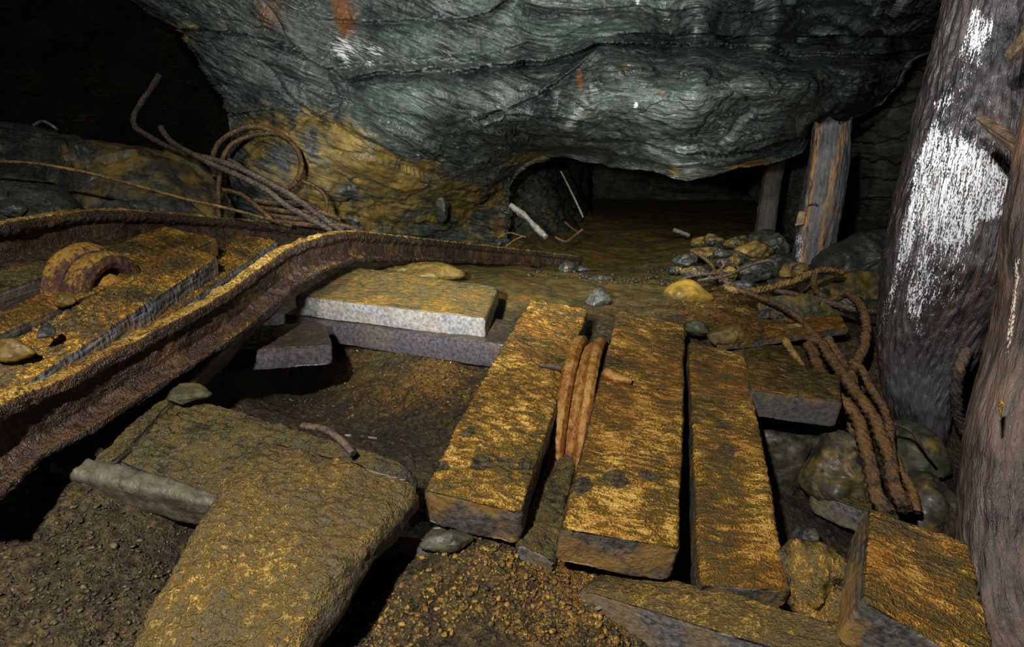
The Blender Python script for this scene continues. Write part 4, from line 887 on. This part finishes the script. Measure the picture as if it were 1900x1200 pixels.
CB('iron_rod', [(1336, 494, 2.7), (1332, 488, 2.68), (1338, 484, 2.66), (1343, 492, 2.64), (1338, 500, 2.62), (1342, 520, 2.5), (1358, 528, 2.45), (1365, 538, 2.4)], .0075, 'cable_grey', 'thin rod with a hooked eye on the rubble heap', 'rod', strands=0)
CB('iron_rod', [(1260, 520, 2.6), (1285, 512, 2.65), (1320, 508, 2.7), (1360, 505, 2.75)], .006, 'cable_grey', 'straight thin rod lying low behind the yellow stone', 'rod', strands=0)
CB('twig', [(1362, 475, 3.0), (1366, 490, 2.95), (1376, 508, 2.9)], .007, 'cable', 'short upright twig on the rubble heap', 'twig', strands=0)
CB('twig', [(1287, 466, 3.0), (1310, 482, 2.9), (1325, 500, 2.8), (1320, 520, 2.7)], .009, 'cable', 'dark crooked twig left of the hooked rod', 'twig', strands=0)
CB('twig', [(1660, 786, 1.5), (1690, 800, 1.5), (1712, 830, 1.5), (1735, 860, 1.5)], .004, 'cable_grey', 'thin dark twig over the pale stone', 'twig', strands=0)
# sticks on the passage floor
CB('stick', [(946, 380, 4.3), (962, 392, 4.3), (978, 404, 4.25), (996, 424, 4.2), (1013, 440, 4.15)], [.020, .028, .017, .026, .02], 'stick', 'pale worn stick leaning at the mouth of the low tunnel', 'stick', strands=0, rough=.006)
CB('iron_rod', [(1041, 318, 5.6), (1062, 360, 5.5), (1082, 403, 5.4)], .010, 'stick', 'straight thin grey rod leaning inside the low tunnel', 'rod', strands=0)
CB('stick', [(1249, 426, 5.6), (1264, 431, 5.6), (1279, 437, 5.6)], .02, 'stick', 'small pale stick on the tunnel floor', 'stick', strands=0)
CB('twig', [(1030, 440, 4.7), (1050, 448, 4.7), (1070, 434, 4.8), (1082, 425, 4.8)], .012, 'cable', 'dark curved twig beside the pale leaning stick', 'twig', strands=0)
CB('twig', [(1048, 412, 5.0), (1062, 424, 4.9), (1075, 432, 4.8)], .010, 'cable', 'dark straight twig at the foot of the thin grey rod', 'twig', strands=0)
CB('twig', [(925, 440, 4.0), (945, 432, 4.1), (965, 437, 4.15), (975, 440, 4.15)], .006, 'cable_gold', 'thin arched twig by the end of the rear rail', 'twig', strands=0)
CB('twig', [(940, 456, 4.0), (955, 445, 4.1), (972, 438, 4.15)], .006, 'cable_gold', 'thin straight twig by the end of the rear rail', 'twig', strands=0)
CB('twig', [(63, 232, 3.4), (78, 225, 3.35), (92, 230, 3.3), (106, 240, 3.3)], .008, 'stick', 'pale curled twig on top of the leftmost rock', 'twig', strands=0)

# ------------------------------------------------------------------ STONES
def ST_(name, pts, zc, df, db, mat, label, **kw):
    out = [(p[0], p[1], p[2] if len(p) > 2 else zc) for p in pts]
    return stone(name, out, df, db, M[mat], label=label, cat=kw.pop('cat', 'rock'), **kw)
ST_('boulder', [(-140, 235), (0, 222), (60, 228), (110, 238), (145, 255), (180, 300), (150, 360), (60, 400), (-60, 410), (-180, 380)], 3.35, .25, .4, 'stone', 'smooth brown grey boulder at the far left behind the long slab', seed=3, lump=.06, crust=.12)
ST_('boulder', [(30, 300), (80, 275), (150, 263), (240, 260), (310, 272), (358, 285), (385, 320), (412, 350), (415, 400), (380, 432), (260, 436), (120, 425), (40, 390), (10, 340)], 2.85, .22, .35, 'stone', 'long slab of rock with ochre streaks below the void at the left', seed=12, lump=.07, crust=.42, facet=.4, power=.6)
ST_('boulder', [(-100, 330), (-20, 305), (50, 318), (100, 350), (140, 395), (130, 425), (40, 440), (-100, 440)], 2.45, .12, .25, 'stone', 'flat dark grey stone leaning in front of the long slab at the left edge', seed=7, lump=.02, crust=0.0)
ST_('stone', [(160, 388), (175, 376), (230, 375), (290, 385), (320, 398), (260, 408), (180, 404)], 2.5, .06, .12, 'stone', 'brown stone lying between the long slab and the rear rail', seed=9, lump=.015, crust=.2)
ST_('stone', [(6, 400), (12, 385), (28, 373), (43, 384), (35, 397), (18, 404)], 1.75, .02, .03, 'stone', 'small upright grey stone chip on the rear rail at the left', seed=10, lump=.005, crust=0)
ST_('stone', [(72, 627, 1.18), (76, 605, 1.2), (90, 600, 1.22), (97, 616, 1.2), (92, 632, 1.18), (80, 636, 1.17)], 1.2, .012, .012, 'stone', 'small grey stone on the gold board below the cart wheel', seed=11, lump=.003, crust=.1)
ST_('stone', [(299, 738, 1.27), (303, 723, 1.29), (330, 715, 1.305), (368, 714, 1.31), (388, 728, 1.29), (386, 744, 1.265), (350, 752, 1.25), (315, 750, 1.25)], 1.27, .012, .022, 'stone_pale', 'flat round olive stone lying on the muddy slab', seed=13, lump=.004, crust=.3)
ST_('boulder', [(1528, 492), (1545, 470), (1575, 448), (1610, 425), (1652, 416), (1668, 450), (1662, 500), (1640, 540), (1570, 530), (1535, 520)], 3.0, .12, .3, 'stone', 'large smooth grey boulder between the split prop and the black log', seed=14, lump=.03, crust=.02, power=.6)
ST_('boulder', [(1500, 530), (1540, 512), (1600, 505), (1650, 520), (1660, 580), (1600, 600), (1530, 580)], 2.7, .12, .2, 'stone', 'brown ochre stone below the large grey boulder', seed=15, lump=.03, crust=.55)
ST_('stone', [(1230, 545), (1240, 530), (1262, 521), (1285, 520), (1302, 534), (1324, 552), (1300, 562), (1250, 558)], 2.5, .05, .08, 'stone_ochre', 'yellow ochre stone on the floor beyond the broad plank', seed=16, lump=.01, crust=.8)
ST_('stone', [(1271, 612), (1275, 600), (1295, 597), (1315, 604), (1320, 616), (1305, 625), (1280, 622)], 1.86, .02, .03, 'stone_pale', 'rounded grey white pebble stone at the far end of the long plank', seed=17, lump=.006, crust=0)
ST_('stone', [(1314, 622), (1330, 606), (1365, 602), (1398, 610), (1410, 626), (1390, 640), (1350, 642), (1325, 636)], 1.84, .025, .03, 'stone_ochre', 'brown leaf shaped stone on top of the long plank end', seed=18, lump=.004, crust=.2)
ST_('stone', [(1085, 560), (1100, 540), (1120, 532), (1137, 552), (1125, 568), (1100, 570)], 2.35, .03, .05, 'stone', 'small angular grey stone behind the gap between the planks', seed=19, lump=.01, crust=.05)
ST_('slate_chip', [(1080, 512), (1105, 510), (1137, 515), (1136, 525), (1110, 524), (1088, 518)], 3.2, .02, .04, 'stone', 'flat grey slate chip in front of the front rail end', seed=20, lump=.005, crust=0, cat='stone')
ST_('slate_chip', [(1045, 498), (1062, 492), (1085, 494), (1095, 502), (1060, 504)], 3.7, .02, .04, 'stone', 'dark slate chip directly beneath the front rail end', seed=21, lump=.005, crust=0, cat='stone')
ST_('stone', [(1035, 492), (1050, 484), (1066, 488), (1066, 502), (1040, 505)], 3.5, .03, .05, 'stone', 'small brown stone propping the front rail near its end', seed=22, lump=.01, crust=.4)
ST_('stone', [(700, 505), (740, 490), (790, 487), (840, 492), (860, 512), (800, 520), (740, 515)], 2.6, .06, .08, 'stone_ochre', 'olive crusted stone behind the pale grey beam', seed=23, lump=.02, crust=.2)
ST_('stone', [(812, 412, 4.2), (808, 380, 4.1), (812, 350, 4.0), (826, 358, 4.0), (832, 385, 4.05), (826, 410, 4.1)], 4.1, .05, .1, 'stone', 'upright split stone with an orange top against the rock base', seed=24, lump=.02, crust=.5)
ST_('boulder', [(1640, 860), (1650, 800), (1690, 776), (1730, 800), (1745, 850), (1748, 900), (1700, 915), (1655, 900)], 1.62, .06, .12, 'stone_pale', 'pale olive cracked stone under the foot of the black log', seed=25, lump=.02, crust=.0)
ST_('boulder', [(1400, 800), (1440, 780), (1520, 790), (1545, 850), (1520, 900), (1450, 930), (1410, 880)], 1.62, .07, .12, 'stone_dim', 'brown rock under the short plank in the right pit', seed=26, lump=.04, crust=.25)
ST_('boulder', [(1515, 860), (1560, 800), (1600, 830), (1620, 900), (1610, 950), (1560, 945), (1505, 915)], 1.5, .05, .10, 'stone_dim', 'grey brown flat rock behind the corner plank', seed=27, lump=.03, crust=.35)
ST_('boulder', [(1400, 560), (1440, 548), (1500, 552), (1560, 575), (1560, 610), (1500, 618), (1430, 600)], 2.2, .06, .10, 'stone_pale', 'striped slate stone under the ropes behind the thin gold board', seed=28, lump=.02, crust=.45, loc_scale=(1.6, 1, .6))
ST_('boulder', [(1800, 620), (1840, 560), (1880, 580), (1890, 660), (1860, 730), (1810, 700)], 2.3, .1, .2, 'stone', 'dim olive rock between the black log and the right prop', seed=29, lump=.04, crust=.35)
ST_('boulder', [(1770, 700), (1830, 690), (1880, 740), (1870, 820), (1800, 830), (1760, 780)], 2.0, .1, .2, 'stone', 'dim rock behind the foot of the black log', seed=30, lump=.04, crust=.2)
ST_('boulder', [(1680, 900), (1750, 880), (1790, 930), (1780, 1000), (1700, 1010), (1660, 960)], 1.5, .05, .1, 'stone_dim', 'dark rock sunk in the pit beyond the corner plank', seed=31, lump=.03, crust=.1)
ST_('stone', [(1450, 1040), (1480, 1015), (1550, 1030), (1585, 1090), (1580, 1165), (1510, 1160), (1465, 1110)], 1.02, .05, .07, 'plank_dark', 'brown crusted clod between the long plank and the corner plank', seed=32, lump=.03, crust=.95, fine=.012)
ST_('stone', [(780, 1012), (800, 995), (840, 990), (880, 1000), (870, 1012), (820, 1020)], 1.08, .015, .03, 'stone_pale', 'small pale stone below the left plank end', seed=33, lump=.006, crust=.0)
ST_('stone', [(1022, 634), (1030, 620), (1050, 618), (1055, 632), (1040, 640)], 1.72, .010, .015, 'stone_pale', 'pale green pebble on the upper part of the left plank', seed=34, lump=.003, crust=.1)
ST_('stone', [(60, 655), (45, 640), (10, 630), (-20, 640), (-10, 665), (30, 668)], 1.12, .01, .02, 'stone_ochre', 'flat ochre stone on the gold board at the left edge', seed=35, lump=.003, crust=.5)
ST_('stone', [(100, 555), (112, 543), (130, 548), (132, 562), (112, 570)], 1.42, .012, .02, 'stone_ochre', 'ochre clod at the foot of the cart wheel', seed=36, lump=.004, crust=.6)
# rubble heap beside the props: individual stones
RB = [(1270, 480, 3.6, 26), (1310, 470, 3.9, 30), (1350, 478, 3.5, 34), (1395, 468, 3.7, 46), (1440, 455, 3.9, 40), (1445, 490, 3.2, 42), (1400, 505, 2.95, 38), (1345, 512, 2.9, 30), (1290, 505, 3.1, 26), (1480, 505, 3.0, 34), (1455, 530, 2.6, 30),
      (1380, 530, 2.65, 26), (1420, 440, 4.4, 36), (1370, 450, 4.3, 26), (1330, 445, 4.8, 26), (1300, 450, 4.9, 22), (1520, 545, 2.6, 30), (1580, 560, 2.5, 34), (1430, 585, 2.15, 26), (1380, 580, 2.2, 22), (1480, 610, 2.0, 22), (1340, 575, 2.3, 20), (1455, 700, 1.7, 24),
      (1530, 780, 1.7, 34), (1600, 720, 1.9, 30), (1620, 790, 1.75, 26), (1590, 860, 1.62, 24), (1440, 960, 1.45, 30), (1500, 1000, 1.35, 32), (1740, 950, 1.6, 40), (1340, 470, 3.4, 18), (1255, 500, 3.4, 16)]
desc = ['small grey', 'rust brown', 'dull olive', 'ochre dusted', 'dark', 'angular grey']
place = {0: 'at the left end of the rubble heap', 1: 'at the back left of the rubble heap', 2: 'in the middle of the rubble heap', 3: 'at the foot of the thin rear prop', 4: 'between the two rear props', 5: 'at the foot of the split prop', 6: 'behind the curved thin rod', 7: 'under the curved thin rod', 8: 'just beyond the yellow stone',
         9: 'right below the split prop', 10: 'under the frayed rope end', 11: 'where the ropes meet left of the frayed end', 12: 'behind the thin rear prop foot', 13: 'on the dark edge of the tunnel floor', 14: 'alone on the right of the tunnel floor', 15: 'at the far left edge of the heap beside the tunnel',
         16: 'between the frayed rope end and the level rope', 17: 'against the lower left of the black log', 18: 'just behind the thin gold board', 19: 'behind the leaf shaped stone', 20: 'beneath the rope on the thin gold board', 21: 'beside the rounded white pebble stone', 22: 'at the left end of the short plank',
         23: 'below the right end of the short plank', 24: 'between the ropes and the black log', 25: 'between the hanging ropes and the pale cracked stone', 26: 'behind the lower hanging ropes', 27: 'in the pit beside the long plank', 28: 'at the bottom of the right pit', 29: 'in the dark beside the right prop foot', 30: 'at the front of the heap by the hooked rod', 31: 'at the nearest left tip of the heap'}
rr = random.Random(5)
for i, (x, y, z, s) in enumerate(RB):
    n = 8; ol = []
    for k in range(n):
        a = 2 * pi * k / n + rr.uniform(-.25, .25); q = s * rr.uniform(.75, 1.15)
        ol.append((x + q * cos(a), y + .5 * q * sin(a)))
    szm = s / F * z
    c = i % 6
    ST_('rubble_stone', ol, z, szm * .7, szm * .9, 'stone', desc[c] + ' stone ' + place[i], seed=50 + i, lump=szm * .35, crust=[.15, .6, .4, .8, .2, .1][c] + (.15 if x < 1500 and y > 540 else 0), group='loose rubble stones', cat='stone', facet=.8)

# ------------------------------------------------------------------ crumbs lying on the dirt: nobody could count them
def gravel(name, areas, mat, label, n, smin, smax, seed, mx=(0, 1)):
    g = np.random.default_rng(seed); ico = []
    t = (1 + 5 ** .5) / 2
    iv = np.array([(-1, t, 0), (1, t, 0), (-1, -t, 0), (1, -t, 0), (0, -1, t), (0, 1, t), (0, -1, -t), (0, 1, -t), (t, 0, -1), (t, 0, 1), (-t, 0, -1), (-t, 0, 1)], float) / 1.9
    fc = np.array([(0, 11, 5), (0, 5, 1), (0, 1, 7), (0, 7, 10), (0, 10, 11), (1, 5, 9), (5, 11, 4), (11, 10, 2), (10, 7, 6), (7, 1, 8), (3, 9, 4), (3, 4, 2), (3, 2, 6), (3, 6, 8), (3, 8, 9), (4, 9, 5), (2, 4, 11), (6, 2, 10), (8, 6, 7), (9, 8, 1)])
    Vs, Fs, Ms = [], [], []
    XY = []
    for (cx, cy, rx, ry, z, wgt) in areas:
        k = int(n * wgt); a = g.uniform(0, 2 * pi, k); r = np.sqrt(g.uniform(0, 1, k)) ** 1.2
        for x, y in zip(cx + rx * r * np.cos(a), cy + ry * r * np.sin(a)): XY.append(G(x, y, z)[:2])
    XY = np.array(XY); Z = ground_z(XY[:, 0], XY[:, 1])
    P3 = np.stack([XY[:, 0], XY[:, 1], Z], 1)
    Z = Z + .035 * fbm(P3, 3.0, 3, 51) + .024 * fbm(P3, 11, 4, 52) + .007 * fbm(P3, 30, 4, 53, ridged=True)
    for i in range(len(XY)):
        s = smin * (smax / smin) ** (g.uniform() ** 2.2)
        A = g.normal(size=(3, 3)); Q_, _ = np.linalg.qr(A)
        v = iv * g.uniform(.75, 1.2, (12, 1)) * s * np.array([1, g.uniform(.5, .9), g.uniform(.3, .6)]) @ Q_.T * [1, 1, .7]
        Vs.append(v + [XY[i, 0], XY[i, 1], Z[i] + s * .25]); Fs.append(fc + 12 * i); Ms.append(np.tile([g.uniform(*mx), 0, 0], (12, 1)))
    o = make(name, np.concatenate(Vs), np.concatenate(Fs), M[mat], m=np.concatenate(Ms), smooth=False)
    return tag(o, label, 'gravel', kind='stuff')
gravel('gravel', [(1050, 1110, 260, 85, -.15, .42), (720, 1130, 150, 80, -.14, .16), (900, 1020, 140, 30, -.12, .10), (1290, 1000, 20, 130, -.18, .06), (1400, 560, 160, 50, -.06, .12), (640, 690, 130, 60, -.1, .07), (830, 700, 60, 50, -.1, .07)], 'crumb', 'ochre and brown crumbs strewn over the dirt mounds', 5200, .0016, .010, 5, (0, 1))
gravel('gravel', [(180, 1040, 260, 160, -.03, .62), (640, 1130, 90, 90, -.13, .2), (1150, 1150, 200, 60, -.17, .18)], 'crumb_dark', 'dark grit strewn over the left mound and the dirt at the bottom', 4200, .0014, .008, 9, (0, 1))
gravel('gravel', [(1000, 445, 90, 22, -.4, .3), (1270, 490, 110, 35, -.3, .4), (1150, 520, 180, 30, -.15, .3)], 'crumb_dark', 'small stones sprinkled on the silt of the passage floor', 700, .006, .026, 10, (0, .6))

SPL = [((1122, 1097), (1165, 1104), 1.0, 'pale splinter on the dirt left of the cross beam'), ((1105, 1128), (1150, 1118), .98, 'grey splinter lying below the broad plank end'), ((1195, 1135), (1275, 1152), .96, 'longest pale splinter beside the cross beam'), ((1240, 1185), (1330, 1215), .93, 'splinter at the bottom edge under the cross beam'),
       ((1318, 1165), (1350, 1200), .98, 'thin pale splinter hanging under the cross beam'), ((640, 806), (700, 812), 1.3, 'small grey splinter beside the curved rusty rod'), ((780, 985), (830, 975), 1.12, 'short golden splinter on the worn grey block'), ((720, 655), (820, 668), 1.66, 'flat grey strip of wood in the pit below the dark beam')]
for k, (a, b_, z, lb) in enumerate(SPL):
    p, q = W(*a, z), W(*b_, z)
    if k != 4: p = G(a[0], a[1], gz(p[0], p[1]) + .012); q = G(b_[0], b_[1], gz(q[0], q[1]) + .012)
    w_ = .004 if k != 7 else .02
    d = (q - p) / np.linalg.norm(q - p); n = np.cross(d, [0, 0, 1.0]); n /= np.linalg.norm(n)
    timber('splinter', p - n * w_, p + n * w_, q + n * w_ * .4, q - n * w_ * .5, .004, M['stick'], r=.0015, res=.002, rough=.0008, lump=.002, seed=80 + k, label=lb, cat='splinter')

TM('log_stub', [(218, 492, 1.84), (258, 508, 1.80), (291, 462, 1.98), (236, 446, 2.03)], .05, 'mud_dark', seed=61, r=.018, lump=.012, rough=.004, label='dark broken log stub just behind the cart wheel', cat='log')

# ------------------------------------------------------------------ LIGHTS (hand lamps used in the dark mine, plus added fill spots)
w = bpy.data.worlds.new('world'); bpy.context.scene.world = w; w.use_nodes = True
w.node_tree.nodes['Background'].inputs[0].default_value = (.5, .55, .6, 1); w.node_tree.nodes['Background'].inputs[1].default_value = 0.0025
def lamp(name, loc, power, size=.12, color=(1, .97, .92), target=None, spot=None, blend=.6):
    l = bpy.data.lights.new(name, 'SPOT' if spot else 'POINT'); l.energy = power; l.color = color; l.shadow_soft_size = size
    o = bpy.data.objects.new(name, l); C.objects.link(o); o.location = loc
    if spot:
        l.spot_size = radians(spot); l.spot_blend = blend
        from mathutils import Vector
        o.rotation_euler = (Vector(target) - Vector(loc)).to_track_quat('-Z', 'Y').to_euler()
    return o
lamp('lamp_main', (-.45, -.2, 1.4), 190, .04)
lamp('lamp_wall', (-.35, .25, .75), 430, .05, color=(.95, 1.0, .96), target=tuple(W(950, 180, 3.0)), spot=70, blend=.8)
lamp('lamp_post', (.35, .9, 1.2), 14, .04, color=(.95, .97, 1.0), target=tuple(W(1760, 350, 1.7)), spot=60, blend=.9)
lamp('fill_floor', (.1, .2, 1.3), 300, .05, color=(1, .98, .9), target=tuple(W(1140, 490, 4.0)), spot=32, blend=.9)  # added unseen fill spot, brightens the far floor
lamp('fill_side', (.75, .75, .80), 55, .05, color=(1, 1, .93), target=tuple(W(1420, 190, 2.8)), spot=58, blend=.9)  # added unseen fill spot, lifts the right part of the rock wall
vs = bpy.context.scene.view_settings
bpy.context.scene.display_settings.display_device = 'sRGB'
vs.view_transform = 'Standard'; vs.look = 'None'; vs.gamma = 1; vs.use_curve_mapping = False; vs.exposure = 0.0
for o in bpy.data.objects:
    if '_o' in o: del o['_o']
